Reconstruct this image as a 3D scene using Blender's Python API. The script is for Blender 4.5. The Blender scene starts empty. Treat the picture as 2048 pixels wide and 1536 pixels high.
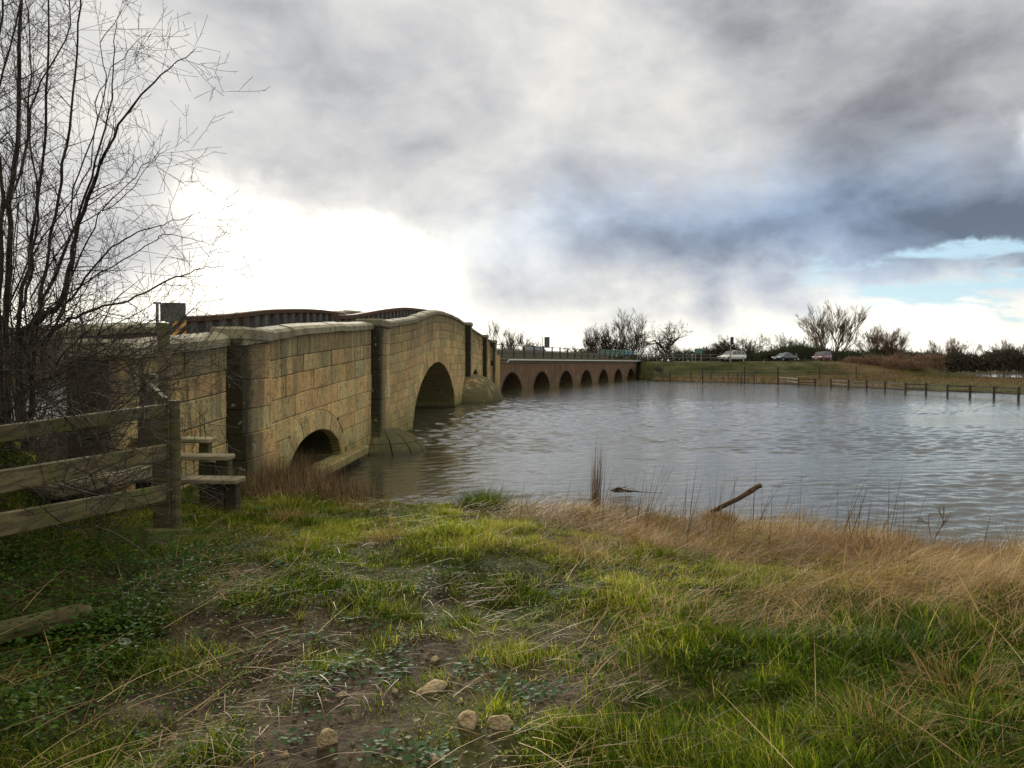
import bpy, math, random
import numpy as np
from mathutils import Vector, Matrix, Euler

# ---------------------------------------------------------------- camera, world, sun
S = bpy.context.scene
R = math.radians
CZ = 2.6                      # eye height above the water (water is z = 0)
FPX = 1593.0                  # focal length in pixels of the 2048 px wide photograph
HZ = 725.0                    # horizon row
PITCH = math.atan((768 - HZ) / FPX)
cd = bpy.data.cameras.new('camera'); cam = bpy.data.objects.new('camera', cd)
S.collection.objects.link(cam); S.camera = cam
cd.sensor_width = 36.0; cd.lens = FPX / 2048 * 36.0
cd.clip_start = 0.05; cd.clip_end = 6000
cam.location = (0, 0, CZ); cam.rotation_euler = (R(90) - PITCH, 0, 0)

S.view_settings.view_transform = 'Standard'; S.view_settings.look = 'None'
S.view_settings.gamma = 1.0; S.view_settings.exposure = 0.22
try:
    S.cycles.max_bounces = 6; S.cycles.transparent_max_bounces = 8
    S.cycles.sample_clamp_indirect = 4.0
except Exception: pass

SUN_AZ, SUN_EL = R(-11.5), R(11.5)
w = bpy.data.worlds.new('World'); S.world = w; w.use_nodes = True
NT = w.node_tree; NT.nodes.clear()

class NB:                     # tiny node-building helper
    def __init__(s, nt): s.nt = nt
    def n(s, t, **k):
        o = s.nt.nodes.new(t)
        for a, b in k.items(): setattr(o, a, b)
        return o
    def put(s, sock, v):
        if isinstance(v, bpy.types.NodeSocket): s.nt.links.new(v, sock)
        elif isinstance(v, (tuple, list)):
            v = tuple(v)
            if len(v) == 3 and sock.type == 'RGBA': v = v + (1,)
            sock.default_value = v
        else: sock.default_value = v
    def m(s, op, a, b=None, c=None, clamp=False):
        o = s.n('ShaderNodeMath', operation=op, use_clamp=clamp); s.put(o.inputs[0], a)
        if b is not None: s.put(o.inputs[1], b)
        if c is not None: s.put(o.inputs[2], c)
        return o.outputs[0]
    def vm(s, op, a, b=None, scale=None):
        o = s.n('ShaderNodeVectorMath', operation=op); s.put(o.inputs[0], a)
        if b is not None: s.put(o.inputs[1], b)
        if scale is not None: s.put(o.inputs['Scale'], scale)
        return o.outputs['Value'] if op in ('DOT_PRODUCT', 'LENGTH') else o.outputs[0]
    def xyz(s, x, y, z):
        o = s.n('ShaderNodeCombineXYZ')
        for i, v in enumerate((x, y, z)): s.put(o.inputs[i], v)
        return o.outputs[0]
    def sep(s, v):
        o = s.n('ShaderNodeSeparateXYZ'); s.put(o.inputs[0], v); return o.outputs
    def noise(s, v, scale, detail=4, rough=.55, dist=0.0, dim='3D', col=False):
        o = s.n('ShaderNodeTexNoise', noise_dimensions=dim)
        s.put(o.inputs['Vector'], v); s.put(o.inputs['Scale'], scale)
        s.put(o.inputs['Detail'], detail); s.put(o.inputs['Roughness'], rough); s.put(o.inputs['Distortion'], dist)
        return o.outputs['Color'] if col else o.outputs['Fac']
    def mix(s, f, a, b, mode='MIX'):
        o = s.n('ShaderNodeMix', data_type='RGBA', blend_type=mode, clamp_factor=True)
        s.put(o.inputs[0], f); s.put(o.inputs[6], a); s.put(o.inputs[7], b); return o.outputs[2]
    def ss(s, v, a, b, lo=0.0, hi=1.0):
        o = s.n('ShaderNodeMapRange', interpolation_type='SMOOTHSTEP')
        s.put(o.inputs[0], v); s.put(o.inputs[1], a); s.put(o.inputs[2], b); s.put(o.inputs[3], lo); s.put(o.inputs[4], hi)
        return o.outputs[0]
    def ramp(s, f, stops):
        o = s.n('ShaderNodeValToRGB'); s.put(o.inputs[0], f); cr = o.color_ramp
        while len(cr.elements) < len(stops): cr.elements.new(0.5)
        for e, (p, c) in zip(cr.elements, stops): e.position = p; e.color = tuple(c) + (1,)
        return o.outputs[0]

def build_world():
    b = NB(NT)
    tc = b.n('ShaderNodeTexCoord')
    d = b.vm('NORMALIZE', tc.outputs['Generated'])
    x, y, z = b.sep(d)
    zp = b.m('MAXIMUM', z, 0.0)
    # cloud-layer coordinates: the deck is a flat sheet overhead, so it foreshortens towards the horizon
    inv = b.m('DIVIDE', 1.0, b.m('ADD', zp, 0.16))
    cx, cy = b.m('MULTIPLY', x, inv), b.m('MULTIPLY', y, inv)
    cl = b.xyz(cx, cy, 0.0)
    n1 = b.noise(cl, 0.85, 7, .52, .25)
    n2 = b.noise(b.vm('ADD', cl, (7.3, 2.1, 0)), 2.3, 7, .55, .2)
    n3 = b.noise(d, 5.0, 6, .55, .3)
    n4 = b.noise(b.vm('ADD', d, (4.2, 1.0, 3.0)), 6.5, 6, .55, .3)
    az = b.m('ARCTAN2', x, y); el = b.m('ARCSINE', z)
    azw = b.m('ADD', az, b.m('MULTIPLY', b.m('SUBTRACT', n3, .5), .34))
    elw = b.m('ADD', el, b.m('MULTIPLY', b.m('SUBTRACT', n4, .5), .15))
    def G(px, py, rx, ry, A=azw, E=elw):
        a0 = math.atan((px - 1024) / FPX); e0 = math.atan((HZ - py) / FPX * math.cos(a0))
        u = b.m('DIVIDE', b.m('SUBTRACT', A, a0), rx / FPX); v = b.m('DIVIDE', b.m('SUBTRACT', E, e0), ry / FPX)
        q = b.m('ADD', b.m('MULTIPLY', u, u), b.m('MULTIPLY', v, v))
        return b.m('EXPONENT', b.m('MULTIPLY', q, -1.0))
    def acc(base, items):
        for k, g in items: base = b.m('ADD', base, b.m('MULTIPLY', g, k))
        return base
    # cloud brightness
    da = b.vm('MULTIPLY', d, (1, 1, 1.8))
    nA = b.noise(b.vm('ADD', da, (1.7, 0, .4)), 3.1, 6, .50, .5); nB = b.noise(b.vm('ADD', da, (9.7, 3, .4)), 8.5, 5, .55, .3)
    L = b.m('MULTIPLY_ADD', b.m('SUBTRACT', n1, .5), .16, .64)
    L = b.m('ADD', L, b.m('MULTIPLY', b.m('SUBTRACT', nA, .5), .95))
    L = b.m('ADD', L, b.m('MULTIPLY', b.m('SUBTRACT', nB, .5), .46))
    nC = b.noise(b.vm('ADD', da, (2.7, 5, 1.4)), 19.0, 4, .6, .4); L = b.m('ADD', L, b.m('MULTIPLY', b.m('SUBTRACT', nC, .5), .16))
    L = acc(L, [(-.20, G(1490, 70, 150, 95)), (-.20, G(1850, 190, 330, 120)), (-.11, G(1150, 370, 330, 45)), (-.33, G(1800, 455, 480, 75)),
                (-.07, G(1440, 470, 220, 45)), (-.09, G(1230, 500, 210, 50)), (-.12, G(700, 110, 180, 80)), (-.13, G(850, 270, 260, 75)), (-.08, G(1700, 330, 300, 60)),
                (.10, G(1150, 120, 160, 80)), (.07, G(260, 150, 260, 200)), (.45, G(2055, 285, 45, 30)), (-.10, G(560, 350, 130, 40)), (.22, G(1010, 500, 170, 70)), (.10, G(1250, 230, 220, 60))])
    L = b.m('MAXIMUM', L, .20)
    L = b.m('ADD', L, b.m('MULTIPLY', b.ss(z, .46, .9), .8))  # overhead sky out of view, brightened to add light on the ground
    gap = acc(0.0, [(.56, G(900, 690, 1500, 84)), (.24, G(250, 640, 420, 85)), (.40, G(2000, 640, 500, 80)), (.40, G(415, 395, 90, 55))])
    L = b.m('ADD', L, b.m('MULTIPLY', gap, .8))
    tint = b.ramp(L, [(.0, (.86, .93, 1.06)), (.3, (.93, .97, 1.05)), (.55, (.98, .99, 1.02)), (.80, (1.0, .985, .93)), (1.0, (1.0, .965, .85))])
    bluer = acc(0.0, [(1.15, G(1780, 450, 520, 95)), (.35, G(1400, 440, 380, 75))])
    tint = b.mix(b.m('MULTIPLY', bluer, .75, clamp=True), tint, (.70, .92, 1.26))
    cloud = b.vm('SCALE', tint, scale=L)
    # glow of the sun through the thin part of the deck
    core = acc(0.0, [(6.5, G(700, 545, 125, 62)), (.52, G(670, 530, 330, 125)), (.55, G(420, 400, 60, 38)), (.22, G(720, 665, 900, 62))])
    core = b.m('MULTIPLY', core, b.m('MULTIPLY_ADD', nB, 1.6, .2))
    glow = b.vm('SCALE', b.xyz(1.0, .93, .74), scale=core)
    # clear sky low on the right
    sky = b.n('ShaderNodeTexSky', sky_type='NISHITA', sun_disc=False, sun_elevation=SUN_EL, sun_rotation=SUN_AZ)
    try: sky.altitude = 50; sky.air_density = 1.0; sky.dust_density = .6
    except Exception: pass
    skyc = b.vm('MULTIPLY', b.vm('SCALE', sky.outputs[0], scale=0.11), (.82, .98, 1.18))
    hole = acc(0.0, [(1.25, G(2010, 560, 330, 60)), (.8, G(1830, 515, 90, 30))])
    puff = b.ss(n2, .42, .55)
    hm = b.m('MULTIPLY', b.ss(hole, .35, .75), b.m('SUBTRACT', 1.0, b.m('MULTIPLY', puff, .9)), clamp=True)
    hi = b.mix(.7, skyc, (.56, .78, .93))
    allc = b.vm('SCALE', b.mix(hm, cloud, hi), scale=.90)
    allc = b.vm('ADD', allc, glow)
    allc = b.mix(b.ss(z, -.02, -.10), allc, (.10, .10, .08))
    bg = b.n('ShaderNodeBackground'); b.put(bg.inputs[0], allc); bg.inputs[1].default_value = 1.0
    out = b.n('ShaderNodeOutputWorld'); NT.links.new(bg.outputs[0], out.inputs[0])
build_world()
sd = bpy.data.lights.new('sun', 'SUN'); sun = bpy.data.objects.new('sun', sd); S.collection.objects.link(sun)
sd.energy = 5.0; sd.angle = R(7); sd.color = (1.0, .93, .80)
sv = Vector((math.sin(SUN_AZ) * math.cos(SUN_EL), math.cos(SUN_AZ) * math.cos(SUN_EL), math.sin(SUN_EL)))
sun.rotation_euler = sv.to_track_quat('Z', 'Y').to_euler()

# ---------------------------------------------------------------- helpers
rng = np.random.default_rng(7); random.seed(11)
COL = S.collection
def ray(px, py):
    """horizontal and vertical slope of a photograph pixel for unit distance along Y"""
    u = (px - 1024) / FPX; v = (768 - py) / FPX
    c, s_ = math.cos(PITCH), math.sin(PITCH)
    yy = c + v * s_; zz = v * c - s_
    return u / yy, zz / yy
def P(px, py, D):
    a, c = ray(px, py); return Vector((a * D, D, CZ + c * D))
def Pz(px, py, z):
    a, c = ray(px, py); D = (z - CZ) / c; return Vector((a * D, D, z))

def hash2(ix, iy, seed):
    n = (ix * 374761393 + iy * 668265263 + seed * 974634777) & 0xffffffff
    n = ((n ^ (n >> 13)) * 1274126177) & 0xffffffff
    return ((n ^ (n >> 16)) & 0xffff) / 65535.0
def vnoise(x, y, seed=0):
    x = np.asarray(x, float); y = np.asarray(y, float)
    ix = np.floor(x).astype(np.int64); iy = np.floor(y).astype(np.int64)
    fx = x - ix; fy = y - iy; fx = fx * fx * (3 - 2 * fx); fy = fy * fy * (3 - 2 * fy)
    a = hash2(ix, iy, seed); b_ = hash2(ix + 1, iy, seed); c = hash2(ix, iy + 1, seed); d_ = hash2(ix + 1, iy + 1, seed)
    return (a * (1 - fx) + b_ * fx) * (1 - fy) + (c * (1 - fx) + d_ * fx) * fy
def fbm(x, y, sc, oct=4, seed=0):
    t = 0; a = 1; s_ = 0
    for i in range(oct):
        t = t + a * vnoise(x * sc + 17.1 * i, y * sc - 9.7 * i, seed + i); s_ += a; a *= .5; sc *= 2.03
    return t / s_
def sstep(t): t = np.clip(t, 0, 1); return t * t * (3 - 2 * t)

def tag(o, label=None, cat=None, group=None, kind=None):
    if label: o['label'] = label
    if cat: o['category'] = cat
    if group: o['group'] = group
    if kind: o['kind'] = kind
    return o
def empty(name, loc=(0, 0, 0), rz=0, **k):
    o = bpy.data.objects.new(name, None); COL.objects.link(o); o.location = loc; o.rotation_euler = (0, 0, rz)
    o.empty_display_size = .2
    return tag(o, **k)
def copy_tree(o, parent=None):
    c = o.copy(); COL.objects.link(c); c.parent = parent
    for ch in list(o.children): copy_tree(ch, c)
    return c

def np_mesh(name, V, quads=None, tris=None, mat=None, parent=None, attrs=None, smooth=False, uv=None):
    me = bpy.data.meshes.new(name)
    V = np.asarray(V, np.float32); me.vertices.add(len(V)); me.vertices.foreach_set('co', V.ravel())
    loops = []; starts = []; tot = []; pos = 0
    if quads is not None and len(quads):
        q = np.asarray(quads, np.int32); loops.append(q.ravel()); starts.append(pos + 4 * np.arange(len(q))); tot.append(np.full(len(q), 4)); pos += 4 * len(q)
    if tris is not None and len(tris):
        t = np.asarray(tris, np.int32); loops.append(t.ravel()); starts.append(pos + 3 * np.arange(len(t))); tot.append(np.full(len(t), 3)); pos += 3 * len(t)
    loops = np.concatenate(loops).astype(np.int32); starts = np.concatenate(starts).astype(np.int32); tot = np.concatenate(tot).astype(np.int32)
    me.loops.add(len(loops)); me.loops.foreach_set('vertex_index', loops)
    me.polygons.add(len(starts)); me.polygons.foreach_set('loop_start', starts)
    try: me.polygons.foreach_set('loop_total', tot)
    except Exception: pass
    if smooth: me.polygons.foreach_set('use_smooth', np.ones(len(starts), bool))
    me.update(calc_edges=True)
    for k, a in (attrs or {}).items():
        a = np.asarray(a, np.float32)
        if a.ndim == 1:
            at = me.attributes.new(k, 'FLOAT', 'POINT'); at.data.foreach_set('value', a)
        else:
            if a.shape[1] == 3: a = np.concatenate([a, np.ones((len(a), 1), np.float32)], 1)
            at = me.attributes.new(k, 'FLOAT_COLOR', 'POINT'); at.data.foreach_set('color', a.ravel())
    if uv is not None:
        ul = me.uv_layers.new(name='UVMap'); uvs = np.asarray(uv, np.float32)[loops]; ul.data.foreach_set('uv', uvs.ravel())
    me.validate()
    if mat: me.materials.append(mat)
    o = bpy.data.objects.new(name, me); COL.objects.link(o)
    if parent: o.parent = parent
    return o

class MB:
    """collects faces of one part"""
    def __init__(s): s.v = []; s.f = []; s.c = []
    def face_pts(s, pts, col=None):
        i = len(s.v); s.v += [tuple(p) for p in pts]; s.f.append(tuple(range(i, i + len(pts)))); s.c += [col] * len(pts)
    def grid(s, rows, col=None, closed=False):
        """rows: list of equally long point rows -> quads"""
        i = len(s.v); n = len(rows[0])
        for r in rows: s.v += [tuple(p) for p in r]; s.c += [col] * n
        for a in range(len(rows) - 1):
            for k in range(n if closed else n - 1):
                k2 = (k + 1) % n
                s.f.append((i + a * n + k, i + a * n + k2, i + (a + 1) * n + k2, i + (a + 1) * n + k))
        return i
    def box(s, c, size, rot=None, bev=.01, col=None):
        hx, hy, hz = [q / 2 for q in size]; e = min(bev, hx * .9, hy * .9, hz * .9)
        M = rot.to_matrix() if isinstance(rot, Euler) else (rot if rot is not None else Matrix.Identity(3))
        c = Vector(c); base = len(s.v); idx = {}
        for sx in (-1, 1):
            for sy in (-1, 1):
                for sz in (-1, 1):
                    for a in range(3):
                        p = Vector((sx * (hx - (e if a != 0 else 0)), sy * (hy - (e if a != 1 else 0)), sz * (hz - (e if a != 2 else 0))))
                        idx[(sx, sy, sz, a)] = len(s.v); s.v.append(tuple(c + M @ p)); s.c.append(col)
        I = lambda a, b_, c_, k: idx[(a, b_, c_, k)]
        for sg in (-1, 1):
            q = [I(sg, -1, -1, 0), I(sg, 1, -1, 0), I(sg, 1, 1, 0), I(sg, -1, 1, 0)]; s.f.append(tuple(q if sg > 0 else q[::-1]))
            q = [I(-1, sg, -1, 1), I(-1, sg, 1, 1), I(1, sg, 1, 1), I(1, sg, -1, 1)]; s.f.append(tuple(q if sg > 0 else q[::-1]))
            q = [I(-1, -1, sg, 2), I(1, -1, sg, 2), I(1, 1, sg, 2), I(-1, 1, sg, 2)]; s.f.append(tuple(q if sg > 0 else q[::-1]))
        for a in (-1, 1):
            for b_ in (-1, 1):
                q = [I(a, b_, -1, 0), I(a, b_, -1, 1), I(a, b_, 1, 1), I(a, b_, 1, 0)]; s.f.append(tuple(q[::-1] if a * b_ > 0 else q))
                s.f[-1] = s.f[-1]
                q = [I(a, -1, b_, 0), I(a, 1, b_, 0), I(a, 1, b_, 2), I(a, -1, b_, 2)]; s.f.append(tuple(q if a * b_ > 0 else q[::-1]))
                q = [I(-1, a, b_, 1), I(-1, a, b_, 2), I(1, a, b_, 2), I(1, a, b_, 1)]; s.f.append(tuple(q if a * b_ > 0 else q[::-1]))
                for cz in (-1, 1):
                    q = [I(a, b_, cz, 0), I(a, b_, cz, 1), I(a, b_, cz, 2)]; s.f.append(tuple(q if a * b_ * cz > 0 else q[::-1]))
    def beam(s, p, q, w_, h_, bev=.008, col=None, roll=0, ext=0):
        p = Vector(p); q = Vector(q); d = q - p; L = d.length; d.normalize()
        up = Vector((0, 0, 1)) if abs(d.z) < .95 else Vector((0, 1, 0))
        side = d.cross(up).normalized(); up2 = side.cross(d).normalized()
        M = Matrix((d, side, up2)).transposed()
        if roll: M = M @ Matrix.Rotation(roll, 3, 'X')
        s.box((p + q) / 2, (L + ext, w_, h_), M, bev, col)
    def tube(s, pts, rad, n=6, cap=True, col=None):
        pts = [Vector(p) for p in pts]
        if not hasattr(rad, '__len__'): rad = [rad] * len(pts)
        rows = []; ref = Vector((.31, .17, .93))
        for i, p in enumerate(pts):
            d = (pts[min(i + 1, len(pts) - 1)] - pts[max(i - 1, 0)])
            if d.length < 1e-9: d = Vector((0, 0, 1))
            d.normalize(); a = d.cross(ref)
            if a.length < .05: a = d.cross(Vector((1, 0, 0)))
            a.normalize(); b_ = d.cross(a)
            rows.append([p + (a * math.cos(t) + b_ * math.sin(t)) * rad[i] for t in [2 * math.pi * k / n for k in range(n)]])
        i0 = s.grid(rows, col, closed=True)
        if cap:
            s.f.append(tuple(range(i0 + n - 1, i0 - 1, -1))); j = i0 + (len(rows) - 1) * n; s.f.append(tuple(range(j, j + n)))
    def build(s, name, mat=None, parent=None, smooth=False, label=None, autosmooth=None):
        me = bpy.data.meshes.new(name); me.from_pydata([tuple(v) for v in s.v], [], s.f); me.update()
        if any(c is not None for c in s.c):
            at = me.attributes.new('col', 'FLOAT_COLOR', 'POINT')
            a = np.array([(tuple(c) + (1,) if c is not None else (.5, .5, .5, 1)) for c in s.c], np.float32); at.data.foreach_set('color', a.ravel())
        if mat: me.materials.append(mat)
        if smooth: me.polygons.foreach_set('use_smooth', np.ones(len(me.polygons), bool))
        o = bpy.data.objects.new(name, me); COL.objects.link(o)
        if parent: o.parent = parent
        if label: o['label'] = label
        return o

# ---------------------------------------------------------------- materials
def mat(name, fn):
    m = bpy.data.materials.new(name); m.use_nodes = True; nt = m.node_tree; nt.nodes.clear(); b = NB(nt)
    out = b.n('ShaderNodeOutputMaterial'); pb = b.n('ShaderNodeBsdfPrincipled')
    r = fn(b, pb)
    nt.links.new((r if r is not None else pb.outputs[0]), out.inputs[0]); return m
def bump(b, pb, h, strength=.5, dist=.02):
    o = b.n('ShaderNodeBump'); b.put(o.inputs['Height'], h); o.inputs['Strength'].default_value = strength
    o.inputs['Distance'].default_value = dist; b.put(pb.inputs['Normal'], o.outputs[0]); return o.outputs[0]
def geo(b): return b.n('ShaderNodeNewGeometry').outputs['Position']
def objc(b): return b.n('ShaderNodeTexCoord').outputs['Object']
def attr(b, name, vec=False):
    o = b.n('ShaderNodeAttribute', attribute_name=name); return o.outputs['Color'] if vec else o.outputs['Fac']

def f_simple(c, rough=.6, metal=0, var=.25, sc=8, bmp=.0, spec=.3):
    def fn(b, pb):
        p = objc(b); n = b.noise(p, sc, 5)
        k = b.m('MULTIPLY_ADD', b.m('SUBTRACT', n, .5), var * 2, 1.0)
        b.put(pb.inputs['Base Color'], b.vm('SCALE', b.xyz(*c), scale=k)); pb.inputs['Roughness'].default_value = rough
        pb.inputs['Metallic'].default_value = metal; pb.inputs['Specular IOR Level'].default_value = spec
        if bmp: bump(b, pb, n, bmp, .01)
    return fn

def f_stone(b, pb):
    p = geo(b); c = b.sep(attr(b, 'col', True)); z = b.sep(p)[2]
    base = b.ramp(c[0], [(0, (.46, .34, .15)), (.22, (.45, .30, .15)), (.42, (.43, .33, .16)), (.6, (.36, .30, .15)), (.78, (.50, .38, .19)), (1, (.36, .33, .18))])
    base = b.vm('SCALE', base, scale=b.m('MULTIPLY_ADD', c[1], .45, 1.12))
    n = b.noise(p, 2.2, 7, .62); nf = b.noise(p, 24, 5, .6); nm = b.noise(p, 6.5, 6, .6, .6)
    base = b.vm('SCALE', base, scale=b.m('MULTIPLY_ADD', n, .7, .65))
    base = b.vm('SCALE', base, scale=b.m('MULTIPLY_ADD', nf, .5, .75))
    st = b.noise(b.vm('MULTIPLY', p, (4, 4, .5)), 1.2, 6, .6)                       # run-off streaks
    soot_shade = b.m('MULTIPLY', b.ss(b.m('ADD', c[2], b.m('MULTIPLY', b.m('SUBTRACT', st, .5), 1.0)), .60, 1.02), .72)
    base = b.mix(soot_shade, base, (.105, .10, .075))
    base = b.mix(b.m('MULTIPLY', b.ss(nm, .50, .66), .62), base, (.15, .135, .075))
    base = b.vm('MULTIPLY', base, (.93, .89, .82))
    big = b.noise(p, .55, 6, .62); base = b.mix(b.m('MULTIPLY', b.ss(big, .46, .66), .45), base, (.18, .155, .08))
    drip = b.noise(b.vm('MULTIPLY', p, (6.0, 6.0, .35)), 1.0, 5, .6); base = b.mix(b.m('MULTIPLY', b.ss(drip, .56, .68), .5), base, (.10, .09, .055))
    base = b.mix(b.ss(b.m('ADD', c[2], b.m('MULTIPLY', nm, .2)), 1.2, 1.45), base, (.045, .038, .022))  # blackest values: staining and painted shade of pilaster sides and small vaults
    alg = b.m('MULTIPLY', b.ss(b.m('ADD', z, b.m('MULTIPLY', b.m('SUBTRACT', n, .5), 1.6)), 1.35, .05), .75)
    base = b.mix(alg, base, (.13, .13, .045))
    wet = b.ss(b.m('ADD', z, b.m('MULTIPLY', nf, .12)), .26, .10)
    base = b.mix(b.m('MULTIPLY', wet, .8), base, (.035, .032, .02))
    lich = b.m('MULTIPLY', b.ss(b.noise(p, 9, 3, .5), .66, .72), .5)
    base = b.mix(lich, base, (.42, .42, .34))
    b.put(pb.inputs['Base Color'], base); pb.inputs['Roughness'].default_value = .92; pb.inputs['Specular IOR Level'].default_value = .15
    bump(b, pb, b.m('ADD', b.m('MULTIPLY', nf, .6), b.m('MULTIPLY', nm, 1.2)), .8, .05)
M_stone = mat('sandstone', f_stone)
def f_moss(b, pb):
    f_stone(b, pb); src = pb.inputs['Base Color'].links[0].from_socket; p = geo(b); z = b.sep(p)[2]; n = b.noise(p, 1.6, 6, .6)
    c = b.mix(b.m('MULTIPLY', b.ss(n, .26, .50), .85), src, (.062, .060, .030)); b.put(pb.inputs['Base Color'], c)
M_moss = mat('mossy_sandstone', f_moss)
M_mortar = mat('mortar', f_simple((.12, .10, .065), .95, var=.4, sc=12))
def f_coping(b, pb):
    p = geo(b); c = b.sep(attr(b, 'col', True))
    n = b.noise(p, 3.5, 7, .6); nf = b.noise(p, 30, 4)
    base = b.ramp(n, [(.25, (.11, .10, .07)), (.45, (.20, .18, .12)), (.62, (.27, .24, .155)), (.8, (.20, .21, .12))])
    base = b.vm('SCALE', base, scale=b.m('MULTIPLY_ADD', c[1], .5, .7)); base = b.vm('SCALE', base, scale=b.m('MULTIPLY_ADD', nf, .6, .7))
    b.put(pb.inputs['Base Color'], base); pb.inputs['Roughness'].default_value = .9; pb.inputs['Specular IOR Level'].default_value = .15
    bump(b, pb, b.m('ADD', nf, n), .5, .02)
M_coping = mat('weathered_coping_stone', f_coping)

def f_brick(b, pb):
    uv = b.n('ShaderNodeUVMap').outputs[0]; p = geo(b); z = b.sep(p)[2]
    o = b.n('ShaderNodeTexBrick'); b.put(o.inputs['Vector'], uv); o.inputs['Scale'].default_value = 1.0
    o.inputs['Brick Width'].default_value = .23; o.inputs['Row Height'].default_value = .08; o.inputs['Mortar Size'].default_value = .008
    b.put(o.inputs['Color1'], (.20, .095, .055)); b.put(o.inputs['Color2'], (.115, .062, .040)); b.put(o.inputs['Mortar'], (.20, .17, .13))
    n = b.noise(p, .9, 7, .65); n2 = b.noise(p, 4.5, 5, .6); st = b.noise(b.vm('MULTIPLY', p, (2.2, 2.2, .35)), 1.0, 6, .6)
    base = b.vm('SCALE', o.outputs[0], scale=b.m('MULTIPLY_ADD', n2, .9, .55))
    base = b.mix(b.m('MULTIPLY', b.ss(n, .44, .62), .65), base, (.19, .13, .065))
    base = b.mix(b.m('MULTIPLY', b.ss(st, .50, .66), .65), base, (.075, .062, .04))
    base = b.mix(b.m('MULTIPLY', b.ss(b.noise(b.vm('MULTIPLY', p, (3, 3, .8)), 1.0, 5), .60, .68), .5), base, (.36, .33, .26))
    base = b.mix(b.m('MULTIPLY', b.ss(b.m('ADD', z, b.m('MULTIPLY', n2, .5)), 1.0, .1), .75), base, (.13, .12, .05))
    b.put(pb.inputs['Base Color'], base); pb.inputs['Roughness'].default_value = .93; pb.inputs['Specular IOR Level'].default_value = .1
    bump(b, pb, b.m('SUBTRACT', n2, o.outputs['Fac']), .4, .012)
M_brick = mat('red_brick', f_brick)
M_concrete = mat('dark_concrete', f_simple((.13, .12, .095), .9, var=.5, sc=3, bmp=.3))
M_pipe = mat('galvanised_pipe', f_simple((.55, .55, .52), .45, .0, var=.3, sc=5))
M_asphalt = mat('asphalt', f_simple((.075, .073, .07), .8, var=.3, sc=30, bmp=.2))

def f_wood(c1, c2, alg=.5):
    def fn(b, pb):
        p = objc(b); tc = b.n('ShaderNodeTexCoord').outputs['Generated']; g = attr(b, 'col', True); cs = b.sep(g)
        wv = b.noise(b.vm('ADD', b.vm('MULTIPLY', p, (3, 3, 26)), b.vm('SCALE', g, scale=9.0)), 1.0, 6, .6, .5)
        n = b.noise(p, 3.0, 6, .6); nf = b.noise(p, 50, 3)
        base = b.mix(b.ss(wv, .3, .7), c1, c2)
        base = b.vm('SCALE', base, scale=b.m('MULTIPLY_ADD', nf, .6, .7))
        base = b.mix(b.m('MULTIPLY', b.ss(n, .45, .68), alg), base, (.10, .115, .03))
        base = b.vm('SCALE', base, scale=b.m('MULTIPLY_ADD', cs[1], .5, .75))
        b.put(pb.inputs['Base Color'], base); pb.inputs['Roughness'].default_value = .85; pb.inputs['Specular IOR Level'].default_value = .2
        bump(b, pb, b.m('ADD', wv, nf), .5, .006)
    return fn
M_wood = mat('weathered_fence_timber', f_wood((.060, .050, .026), (.165, .135, .070), .8))
M_woodd = mat('dark_wet_timber', f_wood((.05, .042, .03), (.09, .075, .05), .35))
M_board = mat('pale_board_timber', f_wood((.20, .165, .10), (.33, .28, .18), .5))
M_post = mat('far_fence_timber', f_simple((.055, .048, .035), .9, var=.4, sc=3))

def f_rust(b, pb):
    p = geo(b); n = b.noise(p, 5, 6, .65); st = b.noise(b.vm('MULTIPLY', p, (7, 7, .9)), 1, 5); z = attr(b, 'col', True); t = b.sep(z)[0]
    base = b.ramp(n, [(.3, (.06, .028, .014)), (.5, (.12, .058, .028)), (.7, (.18, .10, .05))])
    grey = b.mix(b.ss(st, .35, .65), (.11, .105, .095), (.045, .038, .03))
    base = b.mix(b.ss(b.m('ADD', t, b.m('MULTIPLY', b.m('SUBTRACT', st, .5), .5)), .62, .48), base, grey)
    b.put(pb.inputs['Base Color'], base); pb.inputs['Roughness'].default_value = .75; pb.inputs['Specular IOR Level'].default_value = .3
    bump(b, pb, n, .3, .01)
M_rust = mat('rusty_steel', f_rust)
M_rustp = mat('rust_brown', f_simple((.085, .048, .028), .85, var=.5, sc=6))

def f_water(b, pb):
    p = geo(b); x, y, z = b.sep(p)
    q = b.xyz(b.m('ADD', x, b.m('MULTIPLY', y, .18)), b.m('MULTIPLY', y, 1.25), 0.0)
    a2 = b.noise(b.vm('ADD', q, (31, 7, 0)), 9.0, 3, .55, .8); a3 = b.noise(b.vm('ADD', q, (1, 17, 0)), 1.6, 3, .6, .8)
    far = b.ss(y, 25, 90)
    h = b.m('ADD', b.m('MULTIPLY', a2, .005), b.m('MULTIPLY', a3, b.m('MULTIPLY', far, .05)))
    mud = b.noise(p, .25, 4, .5)
    b.put(pb.inputs['Base Color'], b.mix(mud, (.050, .050, .032), (.070, .068, .044)))
    pb.inputs['Roughness'].default_value = .03; pb.inputs['IOR'].default_value = 1.34
    pb.inputs['Specular IOR Level'].default_value = .6
    o = b.n('ShaderNodeBump'); b.put(o.inputs['Height'], h); o.inputs['Distance'].default_value = 1.0
    b.put(o.inputs['Strength'], 1.0); b.put(pb.inputs['Normal'], o.outputs[0])
M_water = mat('river_water', f_water)

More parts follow.
